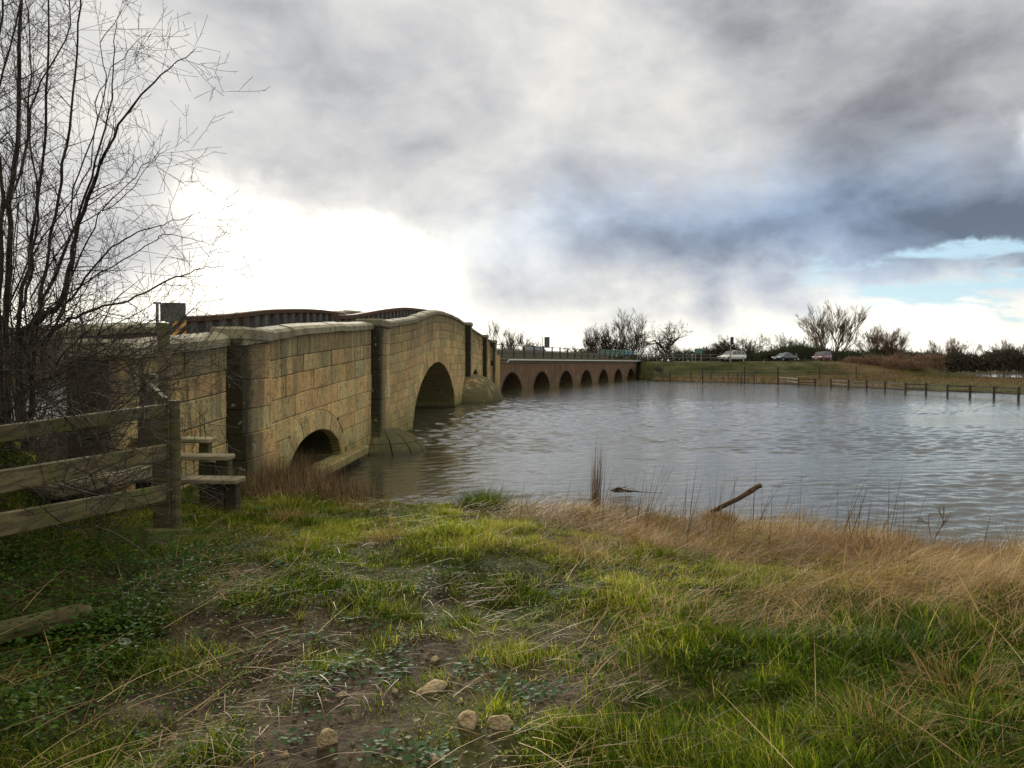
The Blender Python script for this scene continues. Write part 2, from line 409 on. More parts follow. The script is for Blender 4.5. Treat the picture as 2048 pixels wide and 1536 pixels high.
def f_ground(b, pb):
    p = geo(b); c = b.sep(attr(b, 'col', True))      # r green, g straw, b fine detail mask
    n = b.noise(p, 3.0, 7, .62); nf = b.noise(p, 28, 6, .65); nv = b.noise(p, .35, 6, .6)
    mud = b.ramp(b.m('ADD', b.m('MULTIPLY', n, .6), b.m('MULTIPLY', nf, .4)), [(.36, (.012, .009, .005)), (.48, (.045, .033, .019)), (.60, (.11, .083, .050)), (.7, (.15, .118, .075))])
    green = b.ramp(b.m('ADD', b.m('MULTIPLY', nf, .5), b.m('MULTIPLY', nv, .5)), [(.38, (.016, .017, .007)), (.48, (.040, .044, .014)), (.60, (.085, .078, .028))])
    straw = b.ramp(b.m('ADD', b.m('MULTIPLY', nf, .5), b.m('MULTIPLY', n, .5)), [(.3, (.035, .022, .010)), (.5, (.10, .066, .028)), (.7, (.19, .13, .06))])
    base = b.mix(b.ss(b.m('ADD', c[0], b.m('MULTIPLY', b.m('SUBTRACT', n, .5), .7)), .35, .65), mud, green)
    base = b.mix(b.ss(b.m('ADD', c[1], b.m('MULTIPLY', b.m('SUBTRACT', n, .5), .7)), .35, .65), base, straw)
    base = b.mix(b.ss(b.sep(p)[2], .22, .02), base, (.03, .024, .014))
    b.put(pb.inputs['Base Color'], base); pb.inputs['Roughness'].default_value = .95; pb.inputs['Specular IOR Level'].default_value = .05
    bump(b, pb, b.m('ADD', b.m('MULTIPLY', nf, .6), n), .9, .06)
M_ground = mat('earth_and_turf', f_ground)

def f_leafy(stops, trans=.45, rough=.6):
    def fn(b, pb):
        t = attr(b, 'tint'); p = geo(b)
        c = b.ramp(t, stops); c = b.vm('SCALE', c, scale=b.m('MULTIPLY_ADD', b.noise(p, 1.1, 4), .7, .62))
        b.put(pb.inputs['Base Color'], c); pb.inputs['Roughness'].default_value = rough; pb.inputs['Specular IOR Level'].default_value = .07
        tr = b.n('ShaderNodeBsdfTranslucent'); b.put(tr.inputs[0], b.vm('MULTIPLY', c, (1.15, 1.25, .7)))
        mx = b.n('ShaderNodeMixShader'); mx.inputs[0].default_value = trans
        b.nt.links.new(pb.outputs[0], mx.inputs[1]); b.nt.links.new(tr.outputs[0], mx.inputs[2]); return mx.outputs[0]
    return fn
M_grass = mat('grass_blades', f_leafy([(0, (.020, .042, .003)), (.3, (.078, .118, .007)), (.55, (.18, .215, .014)), (.75, (.32, .31, .035)), (1, (.50, .40, .15))]))
M_straw = mat('dry_grass', f_leafy([(0, (.10, .055, .022)), (.4, (.22, .13, .055)), (.75, (.36, .24, .11)), (1, (.52, .40, .21))], .25))
M_stem = mat('dead_stems', f_leafy([(0, (.06, .035, .022)), (.5, (.13, .08, .045)), (1, (.26, .17, .09))], .1))
M_ivy = mat('ground_ivy', f_leafy([(0, (.025, .055, .018)), (.5, (.05, .092, .036)), (1, (.11, .16, .08))], .2, .7))
M_herb = mat('herb_leaves', f_leafy([(0, (.03, .07, .01)), (.5, (.07, .13, .015)), (1, (.17, .22, .03))], .3))

def f_bark(c1, c2):
    def fn(b, pb):
        p = geo(b); n = b.noise(p, 14, 4)
        b.put(pb.inputs['Base Color'], b.mix(b.ss(n, .35, .65), c1, c2)); pb.inputs['Roughness'].default_value = .9; pb.inputs['Specular IOR Level'].default_value = .15
    return fn
M_thorn = mat('hawthorn_bark', f_bark((.018, .015, .013), (.060, .048, .034)))
M_twig = mat('far_bark', f_bark((.040, .034, .024), (.075, .060, .038)))
M_twigw = mat('far_bark_warm', f_bark((.10, .065, .038), (.17, .11, .065)))
M_twigg = mat('far_bark_green', f_bark((.035, .045, .022), (.065, .075, .035)))

# ---------------------------------------------------------------- terrain
NEAR = [(-4.35, 17.2), (-3.2, 14.2), (-2.2, 12.7), (-1.0, 12.0), (.4, 11.7), (1.6, 11.4), (2.9, 10.6), (4.0, 9.7), (5.2, 9.1), (6.6, 8.6), (9, 7.6), (14, 5.4), (30, 0), (200, -60)]
FARS = [(200, 10), (70, 38), (50, 52), (41.5, 63.5), (37.5, 74), (35.0, 83), (32.2, 95), (27, 103), (19.8, 112), (21.5, 121), (18, 132), (-10, 136), (-60, 110), (-200, 80)]
LEFT = [(-200, 24), (-9, 19.5)]
POLY = np.array(NEAR + FARS + LEFT)
def poly_sd(x, y, poly, closed=True):
    x = np.asarray(x, float); y = np.asarray(y, float); d = np.full(x.shape, 1e9); ins = np.zeros(x.shape, bool)
    n = len(poly)
    for i in range(n if closed else n - 1):
        ax, ay = poly[i]; bx, by = poly[(i + 1) % n]; ex, ey = bx - ax, by - ay
        t = np.clip(((x - ax) * ex + (y - ay) * ey) / (ex * ex + ey * ey + 1e-12), 0, 1)
        d = np.minimum(d, np.hypot(x - ax - t * ex, y - ay - t * ey))
        if closed:
            c = ((ay > y) != (by > y)) & (x < (bx - ax) * (y - ay) / ((by - ay) if by != ay else 1e-12) + ax); ins ^= c
    return d, ins
ROAD_FAR = [(17.5, 128.0), (22.5, 130.6), (28, 130.3), (35.4, 130.5), (45.9, 135.6), (56, 141), (66, 149), (73, 162), (78, 182), (80, 210)]
ROAD_NEAR = [(-6.4, 6.3), (-6.5, 4.5), (-6.9, 0), (-8.5, -20), (-12, -60)]
def height(x, y):
    d, ins = poly_sd(x, y, POLY)
    near = y < 40 - .25 * x
    hn = .50 * sstep(d / .5) + .48 * sstep(d / 5.0) + .02
    hn = hn + np.maximum(0, -x - 2.5) * .02
    hf = .30 * sstep(d / 3) + .12 * sstep(d / 20) + .05; hf = hf * (1 - .45 * sstep((x - .48 * y) / 10) * (y < 190))
    h = np.where(near, hn, hf)
    # ponding in the far field on the right
    pond = np.exp(-(((x - 112 + .25 * (150 - y)) / 33) ** 2 + ((y - 152) / 32) ** 2) ** 2)
    h = np.where(near, h, h - 1.1 * pond)
    dr, _ = poly_sd(x, y, ROAD_FAR, False)
    h = np.where(near, h, np.maximum(h, 2.82 - np.maximum(0, dr - 4.2) * .215))
    md = np.exp(-(((x - 57) / 12) ** 2 + ((y - 124) / 6.5) ** 2) ** 1.5)
    h = np.where(near, h, h + 1.4 * md * (h < 2.2))
    dn, _ = poly_sd(x, y, ROAD_NEAR, False)
    h = np.where(near, np.maximum(h, 1.98 - np.maximum(0, dn - 2.0) * 1.25), h)
    bed = -np.minimum(1.5, d * .55)
    h = np.where(ins, bed, h)
    # lumps
    dist = np.hypot(x, y)
    k = np.where(dist < 30, 1.0, .35) * (h > .05)
    h = h + k * ((fbm(x, y, .55, 3, 3) - .5) * .24 + (fbm(x, y, 2.2, 4, 9) - .5) * .15)
    far = (~near) & (h > .05) & (dr > 5)
    h = h + far * ((fbm(x, y, .16, 4, 21) - .5) * .5) * np.clip(h, 0, 1.5)
    h = np.where((~near) & (dr < 4.4), np.minimum(h, 2.79), h)
    h = np.where(near & (dn < 2.0), np.minimum(h, 1.95), h)
    return h
def ax(lo, a, b_, hi, st, g=1.03, cap=1.5, capd=170):
    v = list(np.arange(a, b_, st)); s_ = st; p = v[-1]
    while p < hi:
        s_ *= g
        if s_ > cap and abs(p) < capd: s_ = cap
        p += s_; v.append(p)
    s_ = st; p = a; lo_ = []
    while p > lo:
        s_ *= g
        if s_ > cap and abs(p) < capd: s_ = cap
        p -= s_; lo_.append(p)
    return np.array(lo_[::-1] + v)
X_ = ax(-2600, -6, 9.5, 2600, .11, 1.045); Y_ = ax(-300, 1.2, 13, 3500, .11, 1.03, 1.3, 175)
gx, gy = np.meshgrid(X_, Y_); gx = gx.ravel(); gy = gy.ravel()
gz = height(gx, gy)
nx, ny = len(X_), len(Y_); ii = np.arange(nx * ny).reshape(ny, nx)
quads = np.stack([ii[:-1, :-1], ii[:-1, 1:], ii[1:, 1:], ii[1:, :-1]], -1).reshape(-1, 4)

def mudmask(x, y):
    """1 = bare mud, 0 = turf, around the trodden patch before the camera"""
    m = np.exp(-(((x + .95) / 1.55) ** 2 + ((y - 4.1) / 1.75) ** 2) ** 1.3)
    m = np.maximum(m, .8 * np.exp(-((x + 2.55) / .9) ** 2 - ((y - 5.9) / .8) ** 2))
    m = np.maximum(m, .55 * np.exp(-((x - .35) / .8) ** 2 - ((y - 4.9) / .6) ** 2))
    return np.clip(m * 1.05 + (fbm(x, y, 2.1, 4, 33) - .5) * 2.1 * np.clip(m * 2, 0, 1) - .08, 0, 1)
def strawmask(x, y):
    d, ins = poly_sd(x, y, POLY)
    a = sstep((x + .1 + .22 * (y - 7)) / 1.5) * sstep((y - 4.3 + .10 * x) / 1.3) 
    e = .78 * sstep((1.5 - d) / 1.0) * sstep((x - .1) / 1.3)
    m = np.maximum(a * .9, e)
    nn = fbm(x, y, .9, 4, 51) - .5; m = m * (1 + nn * 3.2) + np.maximum(0, nn - .09) * 2.2 * sstep((x + 2.2) / 3.5) + np.maximum(0, nn - .16) * 1.2
    return np.clip(m, 0, 1)
nearv = (gy < 14.5) & (np.abs(gx) < 40)
green = np.where(nearv, 1 - mudmask(gx, gy) * .9, .85); strw = np.where(nearv, strawmask(gx, gy) * .8, 0)
farv = gy > 50
wd = fbm(gx, gy, .11, 4, 71); strw = np.where(farv, np.clip(.18 + (wd - .5) * 1.8 + .55 * np.exp(-(((gx - 60) / 16) ** 2 + ((gy - 122) / 9) ** 2)) + .35 * (gz < .55), 0, 1), strw)
np_mesh('ground', np.stack([gx, gy, gz], 1), quads=quads, mat=M_ground, attrs={'col': np.stack([green, strw, np.zeros_like(green)], 1)}, smooth=True)['kind'] = 'structure'
def wave_sheet():
    """the visible reach of the river as real small waves, the grid growing coarser with distance"""
    r_ = [7.0]
    while r_[-1] < 230: r_.append(r_[-1] * 1.0037)
    r_ = np.array(r_); th = np.linspace(R(-44), R(46), 760); rr, tt = np.meshgrid(r_, th, indexing='ij')
    x = rr * np.sin(tt); y = rr * np.cos(tt); z = np.zeros_like(x); sp = rr * .0037; wr = np.random.default_rng(4)
    for i in range(110):
        lam = .13 * 7 ** (wr.random() ** 3.0); a = np.pi / 2 + .22 + wr.normal(0, .55); k = 2 * np.pi / lam
        fade = np.clip(lam / sp / 2.2 - 1, 0, 1); z += fade * (.20 * np.sqrt(2 / 110) / k) * np.sin(k * (x * np.cos(a) + y * np.sin(a)) + wr.random() * 6.28)
    g = fbm(x * .035, y * .14, 1.0, 5, 61); g2 = fbm(x * .25, y * .9, 1.0, 3, 62)
    gust = sstep((g * .72 + g2 * .28 - .41) / .16)
    race = sstep((2.2 - x) / 3.5) * sstep((y - 14) / 6) * sstep((90 - y) / 40)
    z *= (.20 + .95 * gust) * (1 + .9 * race); z *= np.clip((rr - 7) / 2, 0, 1)
    n0, n1_ = x.shape; ii = np.arange(n0 * n1_).reshape(n0, n1_); q = np.stack([ii[:-1, :-1], ii[:-1, 1:], ii[1:, 1:], ii[1:, :-1]], -1).reshape(-1, 4)
    np_mesh('river_water', np.stack([x.ravel(), y.ravel(), z.ravel()], 1), quads=q, mat=M_water, smooth=True)['kind'] = 'structure'
wave_sheet()
wp = MB(); wp.face_pts([(-3000, -350, -.16), (3000, -350, -.16), (3000, 3600, -.16), (-3000, 3600, -.16)])
wp.build('flood_water', M_water)['kind'] = 'structure'
def hz(x, y): return float(height(np.array([x], float), np.array([y], float))[0])

# roads
def strip(name, pts, half, z, mat_, dz=.0):
    m = MB(); pts = [Vector((p[0], p[1], 0)) for p in pts]; rows = []
    # densify
    dense = []
    for i in range(len(pts) - 1):
        n = max(2, int((pts[i + 1] - pts[i]).length / 2))
        for k in range(n): dense.append(pts[i].lerp(pts[i + 1], k / n))
    dense.append(pts[-1])
    sm = [sum((dense[min(max(i + k, 0), len(dense) - 1)] for k in range(-3, 4)), Vector((0, 0, 0))) / 7 for i in range(len(dense))]
    for i, p in enumerate(sm):
        d = sm[min(i + 1, len(sm) - 1)] - sm[max(i - 1, 0)]; d.normalize(); n = Vector((d.y, -d.x, 0))
        rows.append([(p.x + n.x * t * half, p.y + n.y * t * half, z(p) + dz) for t in (-1, -.5, 0, .5, 1)])
    m.grid(rows); o = m.build(name, mat_); o['kind'] = 'structure'; return sm
strip('far_road', ROAD_FAR, 3.6, lambda p: 2.835, M_asphalt)
strip('approach_road', [(-6.35, 8.6)] + ROAD_NEAR[1:], 1.8, lambda p: 1.99, M_asphalt)

# ---------------------------------------------------------------- the stone bridge
def WX(y): return -4.65 + .03 * y + (.0027 * (y - 50) ** 2 if y > 50 else 0.0)
COPE = [(-20, .10), (8.3, .19), (10, .32), (12.2, .46), (13.7, .60), (15.9, .78), (21.9, 1.13), (25.9, 1.41), (29.4, 1.66), (32.3, 1.95), (34.5, 2.23), (37.8, 2.52), (41.9, 2.66), (47, 2.72), (53, 2.64), (59, 2.40), (65.5, 2.08), (70, 1.75), (80, 1.2)]
def cope(y):
    xs = [c[0] for c in COPE]; zs = [c[1] for c in COPE]
    return CZ + float(sum(np.interp(y + k, xs, zs) for k in (-1.2, -.6, 0, .6, 1.2)) / 5)
CT = .22                                     # coping thickness
ARCH = [dict(y=16.95, a=2.0, zs=.42, b=.74, th=.42, e=2.0), dict(y=37.9, a=7.85, zs=-.02, b=2.64, th=.62, e=1.85), dict(y=58.6, a=2.3, zs=.3, b=1.8, th=.5, e=2.0)]
def sup(u, e): return (max(0.0, 1 - abs(u) ** e)) ** (1 / e)
def intr(y):
    for A in ARCH:
        u = (y - A['y']) / A['a']
        if abs(u) < 1: return A['zs'] + A['b'] * sup(u, A['e']), A['zs']
    return None, 0
def extr(y):
    for A in ARCH:
        u = (y - A['y']) / (A['a'] + A['th'])
        if abs(u) < 1: return A['zs'] + (A['b'] + A['th']) * sup(u, A['e']), A['zs']
    return None, 0
bridge = empty('stone_bridge', (-4.2, 12, 0), label='humped old sandstone bridge with pilasters and a wide dark pointed arch over the river', cat='bridge')
def bpart(mb, name, m, **k):
    mb.v = [(a + 4.2, b_ - 12, c) for a, b_, c in mb.v]
    return mb.build(name, m, bridge, **k)
def wallpt(y, z, out=0.0): return (WX(y) + out, y, z)

BAYS = [(8.8, 12.5), (13.9, 22.5), (24.0, 52.3), (53.5, 62.9), (63.9, 67.3)]
YB0, YB1 = 8.75, 68.6
# mortar core, front face with the arch openings left out
core = MB(); ys = sorted(set([YB0, YB1, 12.49] + list(np.arange(YB0, YB1, .25)) + [A['y'] + s_ * A['a'] * math.sin(t) for A in ARCH for s_ in (-1, 1) for t in np.linspace(.0, math.pi / 2, 14)]))
for y0, y1 in zip(ys[:-1], ys[1:]):
    if y1 - y0 < 1e-4: continue
    i0, zs = intr(y0 + 1e-5); i1, zs1 = intr(y1 - 1e-5); top0, top1 = cope(y0) - CT + .02, cope(y1) - CT + .02
    for off in ((-.235 if y1 <= 12.5 else -.035), -4.35):
        if i0 is None or i1 is None:
            core.face_pts([wallpt(y0, -1.2, off), wallpt(y1, -1.2, off), wallpt(y1, top1, off), wallpt(y0, top0, off)])
        else:
            core.face_pts([wallpt(y0, i0, off), wallpt(y1, i1, off), wallpt(y1, top1, off), wallpt(y0, top0, off)])
            core.face_pts([wallpt(y0, -1.2, off), wallpt(y1, -1.2, off), wallpt(y1, zs, off), wallpt(y0, zs, off)])
    # inner faces of the parapets and the deck
    rd0, rd1 = top0 - .78, top1 - .78
    for off in (-.42, -3.95): core.face_pts([wallpt(y0, rd0 - .1, off), wallpt(y1, rd1 - .1, off), wallpt(y1, top1, off), wallpt(y0, top0, off)])
for ye in (YB0, YB1):
    t = cope(ye) - CT + .02
    for o0, o1 in ((-.035, -.42), (-3.95, -4.35)): core.face_pts([wallpt(ye, -1.2, o0), wallpt(ye, -1.2, o1), wallpt(ye, t, o1), wallpt(ye, t, o0)])
    core.face_pts([wallpt(ye, -1.2, -.42), wallpt(ye, -1.2, -3.95), wallpt(ye, t - .8, -3.95), wallpt(ye, t - .8, -.42)])
bpart(core, 'wall_core', M_mortar)
deck = MB(); deck.grid([[wallpt(y, cope(y) - CT - .76, o) for o in (-.42, -2.2, -3.95)] for y in np.arange(YB0, YB1 + .4, 1.0)]); bpart(deck, 'road_deck', M_asphalt)

def stone_col(p=None):
    r = random.random
    return (r(), r(), p if p is not None else 0)
def stones_wall(mb, y0, y1, side=0.0, sgn=1, nc=None, L=(.55, 1.25), jit=.012):
    """ashlar blocks of one bay, courses running parallel to the coping above and level at the water"""
    hm = (cope((y0 + y1) / 2) - CT + .3)
    nc = nc or max(5, round(hm / .40)); ts = [0]
    for k in range(nc): ts.append(ts[-1] + random.uniform(.8, 1.25))
    ts = [t / ts[-1] for t in ts]
    def zz(t, y): return -.3 + t * (cope(y) - CT + .3)
    g = .006; ch = .011
    for k in range(nc):
        y = y0 - (random.random() * .6 if k else 0)
        while y < y1:
            ln = random.uniform(*L); a, e = max(y, y0), min(y + ln, y1); y += ln
            if e - a < .12: continue
            a += g; e -= g
            n = max(2, int((e - a) / .16) + 1); cy = np.linspace(a, e, n)
            d0 = random.uniform(-jit, jit); col = stone_col((ts[k] + ts[k + 1]) / 2)
            run = []
            def flush():
                if len(run) < 2: run.clear(); return
                rows = []
                m_ = len(run)
                for j, (yy, zb, zt) in enumerate(run):
                    c2 = min(ch, (zt - zb) * .3)
                    rows.append([(yy, zb, -.04), (yy, zb + .001, d0 - ch * .6), (yy, zb + c2, d0), (yy, zt - c2, d0), (yy, zt - .001, d0 - ch * .6), (yy, zt, -.04)])
                rows2 = [[(p[0], p[1], -.04) for p in rows[0]], [(p[0], p[1], min(p[2], d0 - ch * .5)) for p in rows[0]]]
                f = rows[0]; f = [(p[0] + ch, p[1], p[2]) for p in f]
                rows2.append(f); rows2 += rows[1:-1]; l = rows[-1]
                rows2.append([(p[0] - ch, p[1], p[2]) for p in l]); rows2.append([(p[0], p[1], min(p[2], d0 - ch * .5)) for p in l]); rows2.append([(p[0], p[1], -.04) for p in l])
                mb.grid([[wallpt(p[0], p[1], side + sgn * p[2]) for p in r] for r in rows2], col); run.clear()
            for yy in cy:
                zb, zt = zz(ts[k], yy) + g, zz(ts[k + 1], yy) - g
                ex, zs = extr(yy)
                if ex is not None and zt > zs + .02: zb = max(zb, ex + .005)
                if ex is not None and zt > zs + .02 and zt - zb < .03: flush(); continue
                run.append((yy, zb, zt))
            flush()
for i, (a, e) in enumerate(BAYS):
    mb = MB(); stones_wall(mb, a, e, side=-.20 if i == 0 else 0.0); bpart(mb, 'masonry_panel', M_stone)
# voussoir rings and vaults
for A in ARCH:
    ring = MB(); n = 15 if A['a'] < 3 else 43
    th = np.linspace(0, math.pi, n + 1)
    def ep(t, ex):
        e = A['e']; c_, s_ = math.cos(t), math.sin(t)
        return (A['y'] + (A['a'] + ex) * math.copysign(abs(c_) ** (2 / e), c_), A['zs'] + (A['b'] + ex) * abs(s_) ** (2 / e))
    for k in range(n):
        t0, t1 = th[k] + .0022, th[k + 1] - .0022; tm = (t0 + t1) / 2; col = stone_col(.45); o = .004 + random.uniform(-.005, .006)
        rows = []
        for ex, ou in ((0, -.2), (0, o - .012), (.02, o), (A['th'] - .02, o), (A['th'], o - .012), (A['th'], -.04)):
            rows.append([wallpt(*ep(t, ex), ou) for t in (t0, tm, t1)])
        ring.grid(rows, col)
    bpart(ring, 'arch_ring', M_stone, )
    vault = MB(); rows = []
    for t in np.linspace(0, math.pi, 40):
        rows.append([wallpt(*ep(t, .0), o) for o in (-.02, -1.1, -2.2, -3.3, -4.4)])
    pier = [[wallpt(A['y'] + s_ * A['a'], z, o) for o in (-.02, -2.2, -4.4)] for s_ in (-1,) for z in (-1.2, A['zs'])]
    vault.grid(rows, (.55, .25, 1.35 if A['a'] < 3 else .8)); vault.grid(pier, (.5, .2, .4)); vault.grid([[wallpt(A['y'] + A['a'], z, o) for o in (-.02, -2.2, -4.4)] for z in (-1.2, A['zs'])], (.5, .2, .4))  # vaults darkened through vertex colour, the small ones black: painted inside shade
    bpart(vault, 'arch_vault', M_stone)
# ledge under the small near arch
lg = MB()
for y in np.arange(13.2, 20.9, 1.3): lg.box(wallpt(y + .65, .30, .03), (.42, 1.28, .22), Euler((0, 0, -.03)), .03, stone_col(.2))
bpart(lg, 'ledge', M_stone)
# copings: chamfered blocks overhanging both faces
def coping_row(c0, off_in, off_out, y0, y1):
    mb = MB(); y = y0
    while y < y1 - .2:
        ln = random.uniform(1.0, 1.7); e = min(y + ln, y1); dz = random.uniform(-.012, .012); col = stone_col(1)
        rows = []
        for yy in np.linspace(y + .006, e - .006, 4):
            zc = cope(yy) + dz; rows.append([wallpt(yy, z, o) for o, z in ((off_in, zc - CT), (off_out, zc - CT), (off_out + .005, zc - .10), (off_out - .07, zc - .045), ((off_in + off_out) / 2, zc), (off_in + .07, zc - .045), (off_in - .005, zc - .10))])
        i = mb.grid(rows, col, closed=True); n = 7
        mb.f.append(tuple(range(i, i + n))); mb.f.append(tuple(range(i + 3 * n + n - 1, i + 3 * n - 1, -1))); y = e
    return mb
bpart(coping_row(0, -.60, -.13, YB0, 12.48), 'coping', M_coping); bpart(coping_row(0, -.46, .075, 12.5, YB1), 'coping', M_coping)
bpart(coping_row(0, -4.42, -3.90, YB0, YB1), 'coping', M_coping)
# pilasters
def pilaster(y0, y1, tiers, cap=True, back=.1):
    mb = MB(); yc = (y0 + y1) / 2; zt = cope(yc) - CT; slope = math.atan(.03 + (.0054 * (yc - 50) if yc > 50 else 0)); rot = Euler((0, 0, -slope))
    z = -1.0
    while z < zt - .05:
        h = random.uniform(.34, .48)
        if zt - z - h < .25: h = zt - z
        pr = [t for zz_, t in tiers if z + .01 >= zz_][-1] + random.uniform(-.012, .012)
        mb.box(wallpt(yc, z + h / 2, (pr - back) / 2 + 0), (pr + back, y1 - y0 + random.uniform(-.01, .01), h - .006), rot, .009, (random.random(), random.random(), (z + h / 2) / zt * .85)); z += h
    mb.c = [((c[0], c[1] * .3, 1.45) if v[1] < y0 + .03 else c) for v, c in zip(mb.v, mb.c)]  # camera-facing side: black staining and shade put into the vertex colour
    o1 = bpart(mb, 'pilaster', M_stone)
    if cap:
        c = MB(); pr = tiers[-1][1]
        c.box(wallpt(yc, zt + CT / 2 + .008, (pr - .46) / 2 + .03), (pr + .53, y1 - y0 + .02, CT + .01), rot, .04, stone_col(1)); bpart(c, 'pilaster_cap', M_coping)
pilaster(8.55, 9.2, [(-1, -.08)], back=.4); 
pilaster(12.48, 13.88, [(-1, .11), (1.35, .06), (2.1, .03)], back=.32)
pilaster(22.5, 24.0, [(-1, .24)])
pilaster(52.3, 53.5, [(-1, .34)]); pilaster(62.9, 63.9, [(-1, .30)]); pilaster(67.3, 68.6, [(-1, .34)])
# cutwaters: rounded stone noses leaning on the piers
def cutwater(yc, ry, rx, hz_, slabs, nu, gp):
    mb = MB(); nU, nV = nu, 9
    for iu in range(nU):
        for iv in range(slabs):
            rows = []; col = stone_col(.2)
            for a in np.linspace(iu / nU + gp, (iu + 1) / nU - gp, 9):
                r_ = []
                for v in np.linspace(iv / slabs + gp, (iv + 1) / slabs - gp, 7):
                    th_ = math.pi * a; ph = v * math.pi / 2
                    z = -.6 + (hz_ + .6) * math.sin(ph); k = math.cos(ph) ** .8
                    r_.append(wallpt(yc - ry * math.cos(th_) * k, z, rx * abs(math.sin(th_)) ** .9 * k))
                rows.append(r_)
            mb.grid(rows, col)
    return bpart(mb, 'cutwater', M_moss, smooth=True)
cutwater(23.5, 1.7, 1.55, .68, 2, 7, .004)
cutwater(54.0, 4.2, 2.42, 1.82, 2, 5, .0008)
SLABS = None

# rusty corrugated barriers on the bridge
def barrier(line, y0, y1, prof, name, label, sheet=.5):
    """line: X offset from the wall face; prof: list of (y, top z above the eye)"""
    t = empty(name, (line(y0), y0, 2), label=label, cat='barrier', group='rusty steel barriers on the bridge')
    xs = [p[0] for p in prof]; zs = [p[1] for p in prof]
    top = lambda y: CZ + float(sum(np.interp(y + k, xs, zs) for k in (-1, -.5, 0, .5, 1)) / 5)
    mb = MB(); rows = []
    y = y0; k = 0; pts = []
    while y < y1:                      # trapezoidal corrugation
        for dy, dx in ((0, 0), (.34, 0), (.40, -.10), (.74, -.10), (.80, 0)):
            pts.append((y + dy, dx))
        y += .80
    for yy, dx in pts:
        z = top(yy); rows.append([(line(yy) + dx - line(y0), yy - y0, z - sheet - 2), (line(yy) + dx - line(y0), yy - y0, z - .11 - 2)])
    i = mb.grid(rows); cols = []
    mb.c = [((0 if j % 2 == 0 else .62), 0, 0) for j in range(len(mb.v))]
    mb.build('corrugated_sheet', M_rust, t)
    rl = MB(); rows = []
    for yy in np.arange(y0 - .1, y1 + .2, .5):
        z = top(yy) - 2; x = line(yy) - line(y0); q = yy - y0
        rows.append([(x - .14, q, z - .12), (x + .035, q, z - .12), (x + .05, q, z - .02), (x + .02, q, z), (x - .12, q, z), (x - .15, q, z - .02)])
    i = rl.grid(rows, closed=True); rl.f.append(tuple(range(i, i + 6))); j = i + 6 * (len(rows) - 1); rl.f.append(tuple(range(j + 5, j - 1, -1)))
    rl.build('top_rail', M_rustp, t)
    ps = None
    for yy in np.arange(y0 + 1, y1, 3.2):
        pm = MB(); z = top(yy) - 2; pm.box((line(yy) - line(y0) - .2, yy - y0, z - .6), (.1, .12, 1.1), None, .01); pm.build('post', M_rustp, t)
    return t, top
fl = lambda y: WX(y) - 2.88
bt, btop = barrier(fl, 16.6, 34.5, [(14, .80), (17, .98), (19.5, 1.18), (22.5, 1.50), (25.5, 1.72), (28, 1.86), (30.5, 1.93), (32.5, 1.93), (34, 1.9)], 'crash_barrier', 'long rusty corrugated steel barrier behind the near parapet, with hazard plate at its end', .62)
hp = MB(); hp.box((-.02, -.12, .55 + .72 - .0 + 0), (.5, .03, .42), Euler((0, 0, 0)), .01)
hp.v = [(a, b_, c) for a, b_, c in hp.v]
def f_hazard(b, pb):
    p = objc(b); x, y, z = b.sep(p)
    s_ = b.m('FRACT', b.m('MULTIPLY', b.m('SUBTRACT', x, z), 5.2)); n = b.noise(p, 9, 4)
    base = b.mix(b.ss(s_, .46, .5), (.62, .33, .05), (.03, .02, .015))
    base = b.mix(b.m('MULTIPLY', b.ss(n, .5, .7), .35), base, (.2, .12, .05))
    b.put(pb.inputs['Base Color'], base); pb.inputs['Roughness'].default_value = .6
M_haz = mat('hazard_stripes', f_hazard)
hp2 = MB(); zc = btop(16.6) - 2 - .27
hp2.box((.14, -.16, zc + .02), (.36, .025, .36), None, .01); hp2.build('hazard_plate', M_haz, bt, label='black and orange striped hazard plate')
barrier(lambda y: WX(y) - .95, 22.6, 43, [(20, 1.25), (24, 1.42), (27, 1.72), (30, 2.02), (34, 2.36), (37, 2.52), (41, 2.72), (44, 2.8)], 'crash_barrier', 'shorter rusty barrier just behind the parapet near the hump of the bridge', .5)

# sign backs at the head of the bridge
M_signback = mat('grey_sign_back', f_simple((.085, .085, .07), .55, .0, var=.6, sc=4))
M_pole = mat('grey_pole', f_simple((.20, .19, .17), .6, var=.3))
sg = empty('road_sign', (-6.6, 14.95, 2), label='grey curved back of a road sign standing at the head of the stone bridge', cat='sign')
def psign(mb, px0, px1, py0, py1, D, curve=0, th=.02):
    a = P(px0, py0, D); e = P(px1, py1, D); n = 7; rows = []
    for i in range(n):
        t = i / (n - 1); x = a.x + (e.x - a.x) * t - (-6.6); yy = D - 14.95 + curve * math.sin(t * math.pi)
        rows.append([(x, yy, a.z - 2), (x, yy, e.z - 2), (x, yy + th, e.z - 2), (x, yy + th, a.z - 2)])
    i = mb.grid(rows, closed=True); mb.f.append((i, i + 1, i + 2, i + 3)); j = i + 4 * (n - 1); mb.f.append((j + 3, j + 2, j + 1, j))
m = MB(); psign(m, 320, 371, 606, 643, 14.95, -.12); m.build('panel', M_signback, sg)
m = MB(); psign(m, 306, 321, 604, 608, 14.95); m.build('top_flange', M_pole, sg)
m = MB(); psign(m, 311, 317, 606, 652, 15.0); psign(m, 338, 345, 640, 662, 15.1); m.build('post', M_pole, sg)

